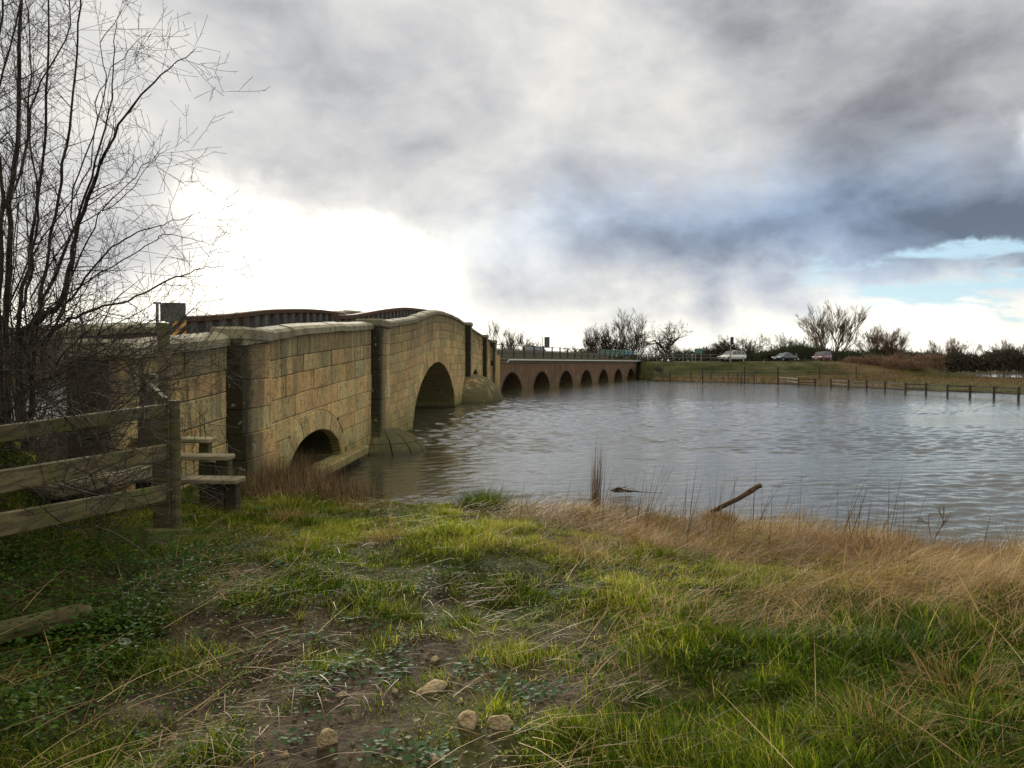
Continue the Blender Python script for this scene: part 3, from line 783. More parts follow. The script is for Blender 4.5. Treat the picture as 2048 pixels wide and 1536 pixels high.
# ---------------------------------------------------------------- brick causeway with seven flood arches
CO = Vector((-1.62, 68.9, 0)); CA = math.atan2(22.3, 60.0)
cw = empty('brick_viaduct', (CO.x, CO.y, 0), -CA, label='long red brick causeway with a row of dark flood arches beyond the stone bridge', cat='viaduct')
def cwp(s_, z, back=0.0): return (-back, s_, z)          # local frame: +y along the wall, +x towards the river
CL = 64.5; ZT = 2.83
CC = [4.55, 12.95, 21.35, 29.75, 38.4, 47.6, 58.3]; CC = [4.6 + 8.75 * i for i in range(7)]
AW, ARISE, AZS = 2.65, 1.68, 0.0
def ci(s_, ex=0):
    for c in CC:
        u = (s_ - c) / (AW + ex)
        if abs(u) < 1: return AZS + (ARISE + ex) * sup(u, 1.75)
    return None
V = MB(); uv = []
ss_ = sorted(set(list(np.arange(0, CL + 8, .5)) + [c + s2 * AW * math.sin(t) for c in CC for s2 in (-1, 1) for t in np.linspace(0, math.pi / 2, 12)]))
for s0, s1 in zip(ss_[:-1], ss_[1:]):
    if s1 - s0 < 1e-4: continue
    a, e = ci(s0 + 1e-5), ci(s1 - 1e-5)
    za, ze = (-1.2, -1.2) if a is None or e is None else (a, e)
    for bk in (0, 9.4):
        pts = [(s0, za), (s1, ze), (s1, ZT), (s0, ZT)]; V.face_pts([cwp(p[0], p[1], bk) for p in pts]); uv += pts
V.face_pts([cwp(0, -1.2), cwp(0, -1.2, 9.4), cwp(0, ZT, 9.4), cwp(0, ZT)]); uv += [(0, -1.2), (9.4, -1.2), (9.4, ZT), (0, ZT)]
def with_uv(o, uv):
    ul = o.data.uv_layers.new(name='UVMap'); li = np.zeros(len(o.data.loops), np.int32); o.data.loops.foreach_get('vertex_index', li)
    ul.data.foreach_set('uv', np.asarray(uv, np.float32)[li].ravel())
with_uv(V.build('brick_wall', M_brick, cw), uv)
M_ringb = mat('dark_ring_bricks', f_simple((.10, .065, .045), .95, var=.5, sc=6, bmp=.3))
for c in CC:
    rg = MB(); n = 26
    def cep(t, ex):
        e = 1.75; c_, s2 = math.cos(t), math.sin(t); return (c + (AW + ex) * math.copysign(abs(c_) ** (2 / e), c_), AZS + (ARISE + ex) * abs(s2) ** (2 / e))
    rows = [[cwp(*cep(t, ex), -o) for ex, o in ((0, -.1), (0, .03), (.16, .03), (.16, 0))] for t in np.linspace(0, math.pi, n + 1)]
    rg.grid(rows); rg.build('arch_ring', M_ringb, cw)
    vt = MB(); rows = [[cwp(*cep(t, 0), b_) for b_ in (.0, 3, 6, 9.4)] for t in np.linspace(0, math.pi, 24)]; vt.grid(rows)
    uvv = [(k % 4 * 3, k // 4 * .3) for k in range(len(vt.v))]
    for s2 in (-1, 1):
        vt.grid([[cwp(c + s2 * AW, z, b_) for b_ in (0, 9.4)] for z in (-1.2, 0)]); uvv += [(0, -1.2), (9.4, -1.2), (0, 0), (9.4, 0)]
    with_uv(vt.build('arch_vault', M_brick, cw), uvv)
m = MB(); m.box((.22, -.15, 1.25), (.6, .9, 3.9), None, .03); m.build('end_pier', M_stone, cw)
m = MB(); m.box((-.1, CL / 2 + .5, ZT + .07), (.42, CL, .14), None, .03); m.box((.03, CL / 2, ZT - .2), (.12, CL, .12), None, .02); m.build('edge_kerb', M_concrete, cw)
m = MB(); m.tube([(.14, 3.4, ZT + .02 - .02), (.14, 30, ZT), (.14, CL - 1, ZT - .02)], .06, 8); m.tube([(.14, 3.5, ZT - .0), (.02, 3.2, ZT - .25)], .07, 8); m.build('pipe', M_pipe, cw)
m = MB(); m.box((-4.9, CL / 2 + 1, ZT + .08), (9.3, CL + 2, .3), None, .02); m.build('verge', mat('rough_turf', f_simple((.09, .095, .035), .95, var=.6, sc=2, bmp=.5)), cw)
m = MB(); m.box((-5.2, CL / 2 + 2, ZT + .25), (6.2, CL + 5, .06), None, .01); m.build('carriageway', M_asphalt, cw)
m = MB(); m.box((-1.45, CL / 2 - 8, ZT + .62), (.12, CL - 17, .75), None, .03); m.build('inner_parapet', M_concrete, cw)

def cww(s_, z, back=0.0):                                # world coordinates of a causeway point
    M_ = Matrix.Rotation(-CA, 3, 'Z'); v = M_ @ Vector((-back, s_, z)); return Vector((CO.x + v.x, CO.y + v.y, z))
def rail_fence(name, pts, h, rails, label, m, cat='fence', pw=.11, rh=.07, mesh=False, post_h=None, group=None):
    """posts at pts, rails between neighbouring posts"""
    o = pts[0]; t = empty(name, o, label=label, cat=cat, group=group)
    for p in pts:
        pm = MB(); hh = (post_h or h) + random.uniform(-.04, .06); pm.box((p.x - o.x, p.y - o.y, p.z - o.z + hh / 2 - .25), (pw, pw, hh + .5), Euler((random.uniform(-.02, .02), random.uniform(-.02, .02), random.random())), .012); pm.build('post', m, t)
    for r in rails:
        rm = MB()
        for a, e in zip(pts[:-1], pts[1:]):
            z = Vector((0, 0, r)); rm.beam(a - o + z, e - o + z, .04, rh, .006, ext=.04)
        rm.build('rail', m, t)
    return t
fp = [cww(s_, ZT + .22, .45) for s_ in np.arange(.3, 66, 3.0)]
rail_fence('rail_fence', fp, 1.22, (1.16, .78, .42), 'dark post and rail fence running along the edge of the brick causeway', M_post, pw=.12, rh=.06)
fp2 = [cww(66, ZT + .1, .4).lerp(P(1440, 722, 122), k / 9) for k in range(10)]
rail_fence('rail_fence', fp2, 1.0, (.95, .5), 'low rail fence beside the road past the far end of the causeway', mat('grey_rail', f_simple((.14, .135, .12), .7)), pw=.1, rh=.09)

# fence standing in the flood along the far bank, and the stock fences on the bank
rp = [(1556, 763.5), (1597, 769), (1630, 770), (1662, 772), (1697, 775), (1733, 777.5), (1770, 780), (1811, 783), (1852, 785), (1895, 788), (1940, 790), (1988, 793), (2037, 796), (2092, 800), (2150, 804)]
pts = []
for x, y in rp: q = Pz(x, y + 2, 0.0); pts.append(Vector((q.x, q.y, 0)))
rail_fence('flooded_fence', pts, .88, (.74, .36), 'dark timber post and rail fence standing in the flood water along the far bank', M_post, pw=.14, rh=.10)
def posts_only(name, pxs, z, h, label, group, wires=(.4, .75, 1.05)):
    pp = [Pz(x, y, z) for x, y in pxs]
    t = empty(name, pp[0], label=label, cat='fence', group=group)
    for p in pp:
        pm = MB(); pm.box((p.x - pp[0].x, p.y - pp[0].y, h / 2 - .2), (.14, .14, h + .4), Euler((random.uniform(-.03, .03), random.uniform(-.03, .03), random.random())), .015); pm.build('post', M_post, t)
    for w_ in wires:
        pm = MB(); pm.tube([p - pp[0] + Vector((0, 0, w_)) for p in pp], .008, 4); pm.build('wire', M_pole, t)
posts_only('wire_fence', [(1405, 762), (1489, 761), (1556, 763), (1639, 757.5), (1712, 757), (1786, 752), (1852, 749), (1895, 753)], .55, 1.55, 'widely spaced wire fence posts climbing along the grassy far bank', None)
posts_only('wire_fence', [(1853, 746.5), (1866, 746), (1875, 746), (1883, 746), (1889, 746.5), (1895, 749)], .45, 1.5, 'close row of small fence posts by the field pond on the right', None)
posts_only('wire_fence', [(1296, 758), (1340, 757.5), (1382, 757.5), (1422, 758.5), (1456, 759), (1475, 760), (1482, 760.5), (1508, 761)], .35, 1.0, 'low weathered posts and wire at the waterline before the road bank', None)

# ---------------------------------------------------------------- cars
M_tyre = mat('tyre_rubber', f_simple((.02, .02, .02), .8)); M_rim = mat('wheel_rim', f_simple((.35, .35, .36), .35, .8))
M_glass = mat('car_glass', f_simple((.03, .04, .045), .08, spec=.8, var=.05)); M_lamp = mat('headlamp_glass', f_simple((.75, .74, .68), .15, spec=.8, var=.05))
M_plate = mat('number_plate', f_simple((.7, .7, .66), .5, var=.05)); M_trim = mat('dark_trim', f_simple((.03, .03, .03), .6))
def car(name, label, cat, loc, heading, paint, L=4.6, W=1.8, H=1.5, kind='estate', group=None):
    """front points to local +x"""
    t = empty(name, loc, heading, label=label, cat=cat, group=group)
    hl = L / 2; bz = .24; belt = H * .60
    # lower body: longitudinal stations (x, z top, half width)
    st = [(-hl, .62, .74), (-hl + .08, belt * .93, .84), (-hl + .45, belt, .90), (-.9, belt + .01, .92), (.2, belt, .92), (hl - 1.25, belt - .02, .91), (hl - .7, belt - .10, .88), (hl - .25, belt - .24, .82), (hl - .03, .56, .72)]
    body = MB(); rows = []
    for x, zt, hw in st:
        hw *= W / 1.8; b0 = bz + (.14 if abs(x) > hl - .1 else 0)
        rows.append([(x, -hw * .88, b0), (x, -hw, b0 + .12), (x, -hw * 1.0, (zt + b0) * .5 + .05), (x, -hw * .95, zt - .06), (x, -hw * .80, zt), (x, 0, zt + .03), (x, hw * .80, zt), (x, hw * .95, zt - .06), (x, hw, (zt + b0) * .5 + .05), (x, hw, b0 + .12), (x, hw * .88, b0)])
    i = body.grid(rows, closed=True); n = 11; body.f.append(tuple(range(i, i + n))); j = i + n * (len(rows) - 1); body.f.append(tuple(range(j + n - 1, j - 1, -1)))
    body.build('body', paint, t, smooth=True)
    # greenhouse
    if kind == 'saloon': rf = [(-hl + .75, belt), (-hl + 1.45, H - .06), (-.35, H), (.45, H - .05), (hl - 1.25, belt)]
    elif kind == 'van': rf = [(-hl + .06, belt), (-hl + .28, H - .03), (-.3, H), (.75, H - .06), (hl - .95, belt)]
    else: rf = [(-hl + .10, belt), (-hl + .50, H - .08), (-.5, H), (.45, H - .05), (hl - 1.2, belt)]
    hw = .80 * W / 1.8; tw = .62 * W / 1.8
    g = MB(); rows = []
    for x, z in rf:
        k = (z - belt) / (H - belt); w2 = hw + (tw - hw) * k; rows.append([(x, -hw, belt - .03), (x, -w2, z - .07 * k), (x, -w2 * .8, z - .035 * k), (x, w2 * .8, z - .035 * k), (x, w2, z - .07 * k), (x, hw, belt - .03)])
    g.grid(rows, closed=True); g.build('windows', M_glass, t)
    ro = MB(); rows = []
    for x, z in rf[1:-1]:
        rows.append([(x, -tw - .02, z - .10), (x, -tw * .8, z - .02), (x, 0, z + .015), (x, tw * .8, z - .02), (x, tw + .02, z - .10)])
    ro.grid(rows)
    for sy in (-1, 1):                                   # pillars
        for (x0, z0), (x1, z1) in ((rf[0], rf[1]), (rf[-1], rf[-2]), ((-.25, belt), (-.3, H - .05)), ((-1.25, belt), (-1.2, H - .1))):
            ro.beam((x0, sy * (hw + .01), z0 - .03), (x1, sy * (tw + .015), z1 - .09), .05, .09, .01)
    ro.build('roof', paint, t, smooth=False)
    for sx in (hl - .92, -hl + .88):
        for sy in (-1, 1):
            wpos = (sx, sy * (W / 2 - .10), .32); wh = MB()
            ring = [(.0, .20), (.09, .30), (.10, .32), (-.10, .32), (-.09, .30)]
            rows = [[(r * math.cos(a), o, r * math.sin(a)) for a in np.linspace(0, 2 * math.pi, 19)[:-1]] for o, r in ((-.11, .20), (-.11, .29), (-.08, .325), (.08, .325), (.11, .29), (.11, .20))]
            wh.grid(rows, closed=True); wo = wh.build('wheel', M_tyre, t, smooth=True); wo.location = wpos
            rm = MB(); rows = [[(r * math.cos(a), sy * o, r * math.sin(a)) for a in np.linspace(0, 2 * math.pi, 19)[:-1]] for o, r in ((.085, .21), (.10, .19), (.07, .15), (.095, .05), (.095, .001))]
            rm.grid(rows, closed=True); rm.build('rim', M_rim, wo)
            ar = MB(); ar.tube([(sx + .37 * math.cos(a), sy * (W / 2 - .03), .32 + .37 * math.sin(a)) for a in np.linspace(-.1, math.pi + .1, 12)], .035, 5); ar.build('wheel_arch', M_trim, t)
    for sy in (-1, 1):
        hm = MB(); hm.box((hl - .18, sy * W * .355, .68 if H > 1.45 else .62), (.34, .34, .15), Euler((0, .25, sy * .35)), .05); hm.build('headlight', M_lamp, t)
        mm = MB(); mm.box((hl - 1.45, sy * (W / 2 + .06), belt + .08), (.12, .2, .13), None, .03); mm.build('wing_mirror', paint, t)
    gm = MB(); gm.box((hl - .05, 0, .52), (.1, .85, .16), Euler((0, .1, 0)), .02); gm.box((hl - .06, 0, .34), (.1, 1.25, .10), None, .02); gm.build('grille', M_trim, t)
    pm = MB(); pm.box((hl + .015, 0, .44), (.02, .52, .11), None, .003); pm.build('number_plate', M_plate, t)
    return t
def f_paint(c):
    def fn(b, pb):
        pb.inputs['Base Color'].default_value = c + (1,); pb.inputs['Roughness'].default_value = .25; pb.inputs['Coat Weight'].default_value = .6; pb.inputs['Coat Roughness'].default_value = .05
    return fn
pw_, pk_, pr_ = mat('silver_white_paint', f_paint((.62, .61, .56))), mat('dark_blue_green_paint', f_paint((.015, .03, .04))), mat('dark_red_paint', f_paint((.16, .02, .025)))
def rd(px, D): q = P(px, 725, D); return (q.x, q.y, 2.85)
car('estate_car', 'silvery white estate car coming along the far road towards the causeway', 'car', rd(1464, 127), R(180 + 30), pw_, 4.75, 1.85, 1.66, 'estate', 'cars on the far road')
car('saloon_car', 'dark low saloon car between the white car and the red one on the far road', 'car', rd(1569, 133.5), R(180 + 30), pk_, 4.6, 1.8, 1.42, 'saloon', 'cars on the far road')
car('people_carrier', 'dark red tall family car, last in the line of cars on the far road', 'car', rd(1644, 137.5), R(180 + 42), pr_, 4.2, 1.8, 1.70, 'van', 'cars on the far road')
q = cww(27, ZT + .28, 5.4)
car('hatchback', 'car showing only its roof behind the causeway fence', 'car', (q.x, q.y, q.z), R(90) - CA + math.pi, mat('grey_paint', f_paint((.2, .2, .2))), 4.2, 1.75, 1.5, 'estate')

# ---------------------------------------------------------------- road signs and lights beyond the river
def pole_sign(name, label, loc, pole_h, panels, cat='sign', group=None, poles=((0, 0),), r=.045):
    t = empty(name, loc, label=label, cat=cat, group=group)
    for dx, _ in poles:
        m = MB(); m.tube([(dx, 0, -.3), (dx, 0, pole_h)], r, 8); m.build('pole', M_pole, t)
    for nm, c, sz, mt in panels:
        m = MB(); m.box(c, sz, None, .02); m.build(nm, mt, t)
    return t
M_dk = mat('black_backing', f_simple((.035, .033, .03), .6)); M_gr = mat('green_sign_back', f_simple((.10, .19, .16), .5)); M_wh = mat('white_sign_face', f_simple((.62, .62, .58), .5, var=.1)); M_bl = mat('blue_sign', f_simple((.10, .25, .36), .5))
q = cww(41, ZT + .25, 9.0); u = q.y / FPX
pole_sign('sign_post', 'tall thin pole with a dark box shaped sign before the bare trees at the causeway', q, 60 * u - 1.1, [('sign_box', (.62, 0, 52 * u - 1.3), (.72, .12, 1.5), M_signback)])
q = P(1461, 722, 116)
tl = pole_sign('traffic_light', 'traffic light pole standing in front of the white car', q, 47 * 116 / FPX, [('signal_head', (.22, -.05, 41 * 116 / FPX), (.34, .3, 1.05), M_dk)], 'traffic light', r=.065)
q = P(1397, 722, 120)
pole_sign('direction_sign', 'small rectangular green sign back on two legs on the grassy bank', q, 1.2, [('panel', (0, 0, 1.5), (1.25, .05, .75), M_gr)], poles=((-.45, 0), (.42, 0)))
q = P(1275, 722, 131); pole_sign('small_sign', 'small white sign at the far end of the causeway', q, 1.0, [('panel', (0, 0, 1.25), (1.1, .05, .45), M_wh), ('upper_panel', (-.3, 0, 1.62), (.4, .05, .3), M_wh)])
q = P(1258, 722, 132); pole_sign('small_sign', 'small blue green sign left of the white one at the causeway end', q, 1.0, [('panel', (0, 0, 1.35), (1.5, .05, .55), M_bl)])
q = P(1225, 722, 128); pole_sign('small_sign', 'dull grey green sign panel behind the causeway fence', q, 1.0, [('panel', (0, 0, 1.35), (4.2, .05, .9), M_gr)])

# ---------------------------------------------------------------- bare trees and hedges far off
class TB:
    """collects tapered twig segments, meshed in one numpy pass"""
    def __init__(s): s.a = []; s.b = []; s.r = []
    def seg(s, p, q, r0, r1): s.a.append(tuple(p)); s.b.append(tuple(q)); s.r.append((r0, r1))
    def path(s, pts, rads):
        for i in range(len(pts) - 1): s.seg(pts[i], pts[i + 1], rads[i], rads[i + 1])
    def build(s, name, mat_, parent=None, n=3):
        A = np.array(s.a); B = np.array(s.b); Rr = np.array(s.r); D = B - A; D /= np.linalg.norm(D, axis=1, keepdims=True) + 1e-9
        ref = np.tile([.31, .17, .93], (len(A), 1)); U = np.cross(D, ref); U /= np.linalg.norm(U, axis=1, keepdims=True) + 1e-9; W_ = np.cross(D, U)
        N = len(A); V = np.zeros((N, 2, n, 3))
        for k in range(n):
            t = 2 * math.pi * k / n; off = U * math.cos(t) + W_ * math.sin(t); V[:, 0, k] = A + off * Rr[:, :1]; V[:, 1, k] = B + off * Rr[:, 1:]
        base = (np.arange(N) * 2 * n)[:, None, None]; k = np.arange(n)
        q = np.stack([k, (k + 1) % n, n + (k + 1) % n, n + k], -1)[None] + base
        return np_mesh(name, V.reshape(-1, 3), quads=q.reshape(-1, 4), mat=mat_, parent=parent)
def rv(rnd, s_=1.0): return Vector((rnd.gauss(0, s_), rnd.gauss(0, s_), rnd.gauss(0, s_)))
def grow(tb, tw, rnd, p, d, L, r, lvl, maxl, spread, up, wob=.22, nch=(3, 5), segs=4, minr=.02, ratio=.68):
    pts = [Vector(p)]; rads = [r]; dd = Vector(d).normalized()
    r1 = max(minr, r * .45)
    for i in range(segs):
        dd = (dd + rv(rnd, wob / 1.7) + Vector((0, 0, up * .12))).normalized(); pts.append(pts[-1] + dd * L / segs); rads.append(r + (r1 - r) * (i + 1) / segs)
    (tb if lvl < 2 else tw).path(pts, rads)
    if lvl >= maxl: return
    for c in range(rnd.randint(*nch)):
        t = rnd.uniform(.3, 1.0) * segs; i = min(int(t), segs - 1); q = pts[i].lerp(pts[i + 1], t - i)
        ax_ = (pts[i + 1] - pts[i]).normalized(); s_ = rv(rnd); s_ = (s_ - ax_ * s_.dot(ax_)).normalized()
        nd = (ax_ * math.cos(spread) + s_ * math.sin(spread) + Vector((0, 0, up * .25))).normalized()
        grow(tb, tw, rnd, q, nd, L * ratio * rnd.uniform(.75, 1.15), max(minr, rads[i] * .6), lvl + 1, maxl, spread, up, wob, nch, max(2, segs - 1), minr, ratio)
def make_tree(name, label, seed, h, kind, m=None, group='bare trees beyond the river'):
    rnd = random.Random(seed); m = m or M_twig; t = empty(name, label=label, cat='tree', group=group); tb, tw = TB(), TB()
    mr = h * .0012
    if kind == 'oak':
        grow(tb, tw, rnd, (0, 0, -.5), (0.03, 0, 1), h * .42, h * .032, 0, 0, .8, 0, .06, minr=mr)
        top = Vector(tb.b[-1])
        for k in range(9):
            a = k * 2.4 + rnd.random(); e = rnd.uniform(.15, 1.25); d = Vector((math.cos(a) * math.cos(e), math.sin(a) * math.cos(e), math.sin(e)))
            q = Vector((top.x * .9, top.y * .9, h * rnd.uniform(.26, .42))); grow(tb, tw, rnd, q, d, h * rnd.uniform(.30, .42), h * .016, 1, 5, .75, .30, .36, (3, 4), 4, mr, .64)
    elif kind == 'ash':
        for k in range(10):
            a = k * .9 + rnd.random(); e = rnd.uniform(.55, 1.45); d = Vector((math.cos(a) * math.cos(e), math.sin(a) * math.cos(e), math.sin(e)))
            grow(tb, tw, rnd, (rnd.gauss(0, .2), rnd.gauss(0, .2), -.3), d, h * rnd.uniform(.62, .78), h * .011, 0, 3, .50, .55, .12, (6, 9), 6, mr, .46)
    else:
        for k in range(16):
            a = k * 2.4 + rnd.random(); e = rnd.uniform(.25, 1.4); d = Vector((math.cos(a) * math.cos(e), math.sin(a) * math.cos(e), math.sin(e)))
            grow(tb, tw, rnd, (rnd.gauss(0, h * .2), rnd.gauss(0, h * .2), -.3), d, h * rnd.uniform(.38, .58), h * .009, 0, 4, .55, .45, .16, (4, 5), 4, mr, .60)
    tb.build('trunk', m, t, 5); tw.build('crown', m, t); return t
def hedge_mesh(name, label, pts, h, seed, mat_, dens=90, depth=2.0, group=None, cat='hedge', hv=.35, r=.05):
    """a hedge is a thicket of short upright twigs with an uneven top"""
    rnd = random.Random(seed); tb = TB(); o = Vector(pts[0]); t = 0
    for a, e in zip(pts[:-1], pts[1:]):
        a = Vector(a); e = Vector(e); Ls = (e - a).length
        for k in range(int(Ls * dens)):
            u = rnd.random(); q = a.lerp(e, u); q = q + Vector((rnd.gauss(0, .35) * depth * .5, rnd.gauss(0, .5) * depth, 0))
            hh = h * (1 + hv * 2 * (float(vnoise(q.x * .22 + seed, q.y * .1, seed)) - .5) + hv * .8 * (float(vnoise(q.x * .9, q.y * .5 + seed, seed + 3)) - .5))
            z0 = rnd.random() ** .8 * hh * .9; d = Vector((rnd.gauss(0, .7), rnd.gauss(0, .5), rnd.uniform(.2, 1.3))).normalized(); ln = rnd.uniform(.5, 1.3) * (.35 + .16 * h)
            p1 = q - o + Vector((0, 0, z0)); p2 = p1 + d * ln * .6 + rv(rnd, .05); p3 = p2 + (d + rv(rnd, .35)).normalized() * ln * .5; tb.path([p1, p2, p3], [r, r * .7, r * .25])
    ob = tb.build(name, mat_); ob.location = o; tag(ob, label, cat, group); return ob
def put(t, px, D, z=None):
    q = P(px, 725, D); t.location = (q.x, D, (hz(q.x, D) - .15) if z is None else z); return t
def H_(py, D, base): return (725 - py) / FPX * D + CZ - base
# left group of spreading trees beyond the causeway
TG = 'bare trees beyond the river'
put(make_tree('oak_tree', 'lone spreading bare tree with a thick leaning trunk, right of the tree group', 3, H_(626, 170, .6) , 'oak'), 1329, 170)
oak2 = put(make_tree('oak_tree', 'round headed bare tree, rightmost of the tree group left of the lone tree', 8, H_(634, 175, .6), 'ash'), 1264, 175)
specs = [(oak2, 1222, 178, .92, 1.3, 'bare tree in the middle of the group behind the causeway signs'), (oak2, 1190, 182, .82, 3.1, 'bare tree left in the group, beside the tall pole with the box'),
         (oak2, 1012, 150, .74, 4.4, 'bare tree rising just right of the end of the stone bridge'), (oak2, 1061, 165, .60, 5.2, 'smallest bare tree above the causeway fence, right of the first'),
         (oak2, 1300, 200, .48, 2.2, 'low bare tree behind the trunk of the lone spreading tree'), (oak2, 1240, 190, .70, .6, 'thin bare tree behind the group, between the two largest crowns')]
for src, px, D, sc, rz, lb in specs:
    c = copy_tree(src); put(c, px, D); c.scale = (sc, sc, sc); c.rotation_euler.z = rz; c['label'] = lb
ash = put(make_tree('ash_tree', 'tallest bare tree with a wide fan of branches above the red car', 21, H_(622, 165, .6), 'ash', M_twigw), 1662, 165)
for px, D, sc, rz, lb in [(1752, 170, .62, 1.0, 'thin wind blown bare tree right of the tallest one'), (1785, 160, .50, 2.7, 'slanting bare tree over the brown scrub mound'), (1905, 190, .66, 4.0, 'pale fan shaped bare tree above the right hand hedge'),
                      (1868, 185, .48, 5.1, 'small bare tree in the hedge left of the pale fan shaped one'), (2010, 200, .62, .5, 'bare tree at the right edge of the view above the hedge'), (2060, 205, .60, 3.5, 'last bare tree on the right, half out of view')]:
    c = copy_tree(ash); put(c, px, D); c.scale = (sc * 1.1, sc, sc); c.rotation_euler.z = rz; c['label'] = lb
bush = put(make_tree('thicket_shrub', 'big domed bare thicket behind the white car', 31, H_(650, 150, 1.6), 'bush', M_twigg, 'bare thickets behind the road'), 1490, 150, 1.4); bush['category'] = 'shrub'; bush.scale = (1.1, .88, .88)
for px, D, sx, sc, rz, lb in [(1592, 152, .80, .95, 1.2, 'rounded bare thicket behind the dark car'), (1540, 158, .7, .62, 5.6, 'low thicket in the gap between the white and dark cars'), (1440, 160, .9, .60, 2.0, 'low thicket left of the white car'), (1372, 165, .85, .68, 3.3, 'dark thicket behind the green sign on two legs'), (1630, 158, .9, .70, 4.1, 'dark thicket behind the red car'),
                              (1690, 156, 1.0, .62, 5.0, 'dark thicket just right of the red car'), (1735, 160, 1.0, .62, .4, 'dark thicket under the thin wind blown tree'), (1790, 165, 1.1, .62, 2.4, 'dark thicket left of the field hedge'), (1835, 172, .9, .55, 4.4, 'bare thicket where the field hedge begins')]:
    c = copy_tree(bush); put(c, px, D, 1.0); c.scale = (sx, sc, sc); c.rotation_euler.z = rz; c['label'] = lb
def line(px0, px1, D0, D1, n=8, z=.5):
    r_ = []
    for i in range(n + 1):
        t = i / n; D = D0 + (D1 - D0) * t; q = P(px0 + (px1 - px0) * t, 725, D); r_.append((q.x, q.y, z))
    return r_
hedge_mesh('hedgerow', 'long dark hedge across the back of the field with the pond', line(1770, 2250, 180, 196, z=.3), 4.6, 5, M_twig, 150, 2.4, hv=.28, r=.11)
hedge_mesh('hedgerow', 'dark hedge behind the three cars on the far road', line(1400, 1800, 150, 166, z=1.2), 4.0, 6, M_twig, 130, 2.0, r=.09)
hedge_mesh('hedgerow', 'low hedge behind the far end of the causeway', line(1150, 1420, 158, 160, z=.8), 3.6, 7, M_twigg, 110, 2.0, r=.09)
hedge_mesh('hedgerow', 'distant hedge line seen over the causeway fence', line(940, 1170, 230, 230, z=.5), 3.4, 9, M_twigg, 60, 3.0, r=.10)
M_scrub = mat('brown_scrub', f_bark((.13, .075, .045), (.22, .14, .085)))
for k, (x0, x1, D, h, lb) in enumerate([(1735, 1885, 127, 2.3, 'brown twiggy scrub crowning the mound on the far bank'), (1770, 1850, 121, 1.7, 'reddish brown bramble patch on the near side of the mound'), (1690, 1760, 128, 1.1, 'thin brown scrub at the left foot of the mound')]):
    zz_ = hz((x0 + x1 - 2048) / 2 / FPX * D, D); hedge_mesh('scrub', lb, line(x0, x1, D, D, 3, zz_ - .2), h, 40 + k, M_scrub, 190, 1.6, group='scrub on the mound', cat='scrub', hv=.5, r=.032)
hedge_mesh('bramble_bush', 'dark bramble bush against the far end of the brick causeway', [(20.6, 127.5, .3), (22.6, 122.5, .2), (21.5, 117, .0)], 2.0, 15, M_twig, 260, 1.0, cat='bush', hv=.4, r=.035)

# ---------------------------------------------------------------- fence, stile and loose timber near the camera
def wcol(): return (random.random(), random.random(), random.random())
fo = P(325, 1080, 7.2); fo.z = hz(fo.x, fo.y)
fence = empty('wooden_fence', fo, label='weathered three rail timber fence at the left, ending in a thick corner post', cat='fence')
def fb(fn, name, m=None, par=fence, o=None):
    mb = MB(); fn(mb); oo = o or fo; mb.v = [(a - oo.x, b_ - oo.y, c - oo.z) for a, b_, c in mb.v]; return mb.build(name, m or M_wood, par)
c0 = P(322, 830, 7.2)
fb(lambda m: m.box((c0.x - .01, 7.28, (2.16 + fo.z - .3) / 2), (.17, .14, 2.16 - fo.z + .3), Euler((0, 0, -.2)), .012, wcol()), 'corner_post')
fb(lambda m: m.tube([(P(347, 800, 7.1).x, 7.12, fo.z - .3), (P(345, 800, 7.1).x, 7.14, 2.26)], [.052, .048], 10, col=wcol()), 'round_post')
dirv = Vector((-1.25, -2.9, 0)).normalized()
ra = [((332, 805, 832), 7.15, (0, 840, 896), 4.75), ((332, 885, 922), 7.13, (0, 938, 990), 4.75), ((330, 966, 1004), 7.1, (0, 1022, 1078), 4.75)]
for (x0, ya, yb, ), D0, (x1, yc, yd), D1 in ra:
    p = P(x0, (ya + yb) / 2, D0); q = P(x1 - 0, (yc + yd) / 2, D1); q = q + (q - p) * .5
    h_ = (yb - ya) / FPX * D0 * .84
    fb(lambda m: m.beam(p, q, .045, h_, .006, wcol()), 'rail')
e = P(-60, 900, 4.35)
fb(lambda m: m.box((e.x - .08, e.y, 1.5), (.13, .13, 1.6), Euler((0, 0, .4)), .01, wcol()), 'post')
fb(lambda m: m.beam(P(330, 806, 7.22), P(292, 768, 8.9), .05, .11, .006, wcol(), ext=.1), 'sloping_rail')
d0 = P(281, 830, 8.8); 
fb(lambda m: m.box((d0.x, 8.9, 1.6), (.15, .15, 1.75), Euler((.0, .05, .3)), .012, wcol()), 'rear_post', M_woodd)
fb(lambda m: m.beam(P(-10, 1000, 5.2), P(270, 945, 8.7), .05, .12, .006, wcol()), 'rear_rail', M_woodd) if False else None
fb(lambda m: m.box(P(335, 1062, 7.05) + Vector((0, 0, -.06)), (.42, .10, .16), Euler((0, .12, .9)), .012, wcol()), 'foot_board')

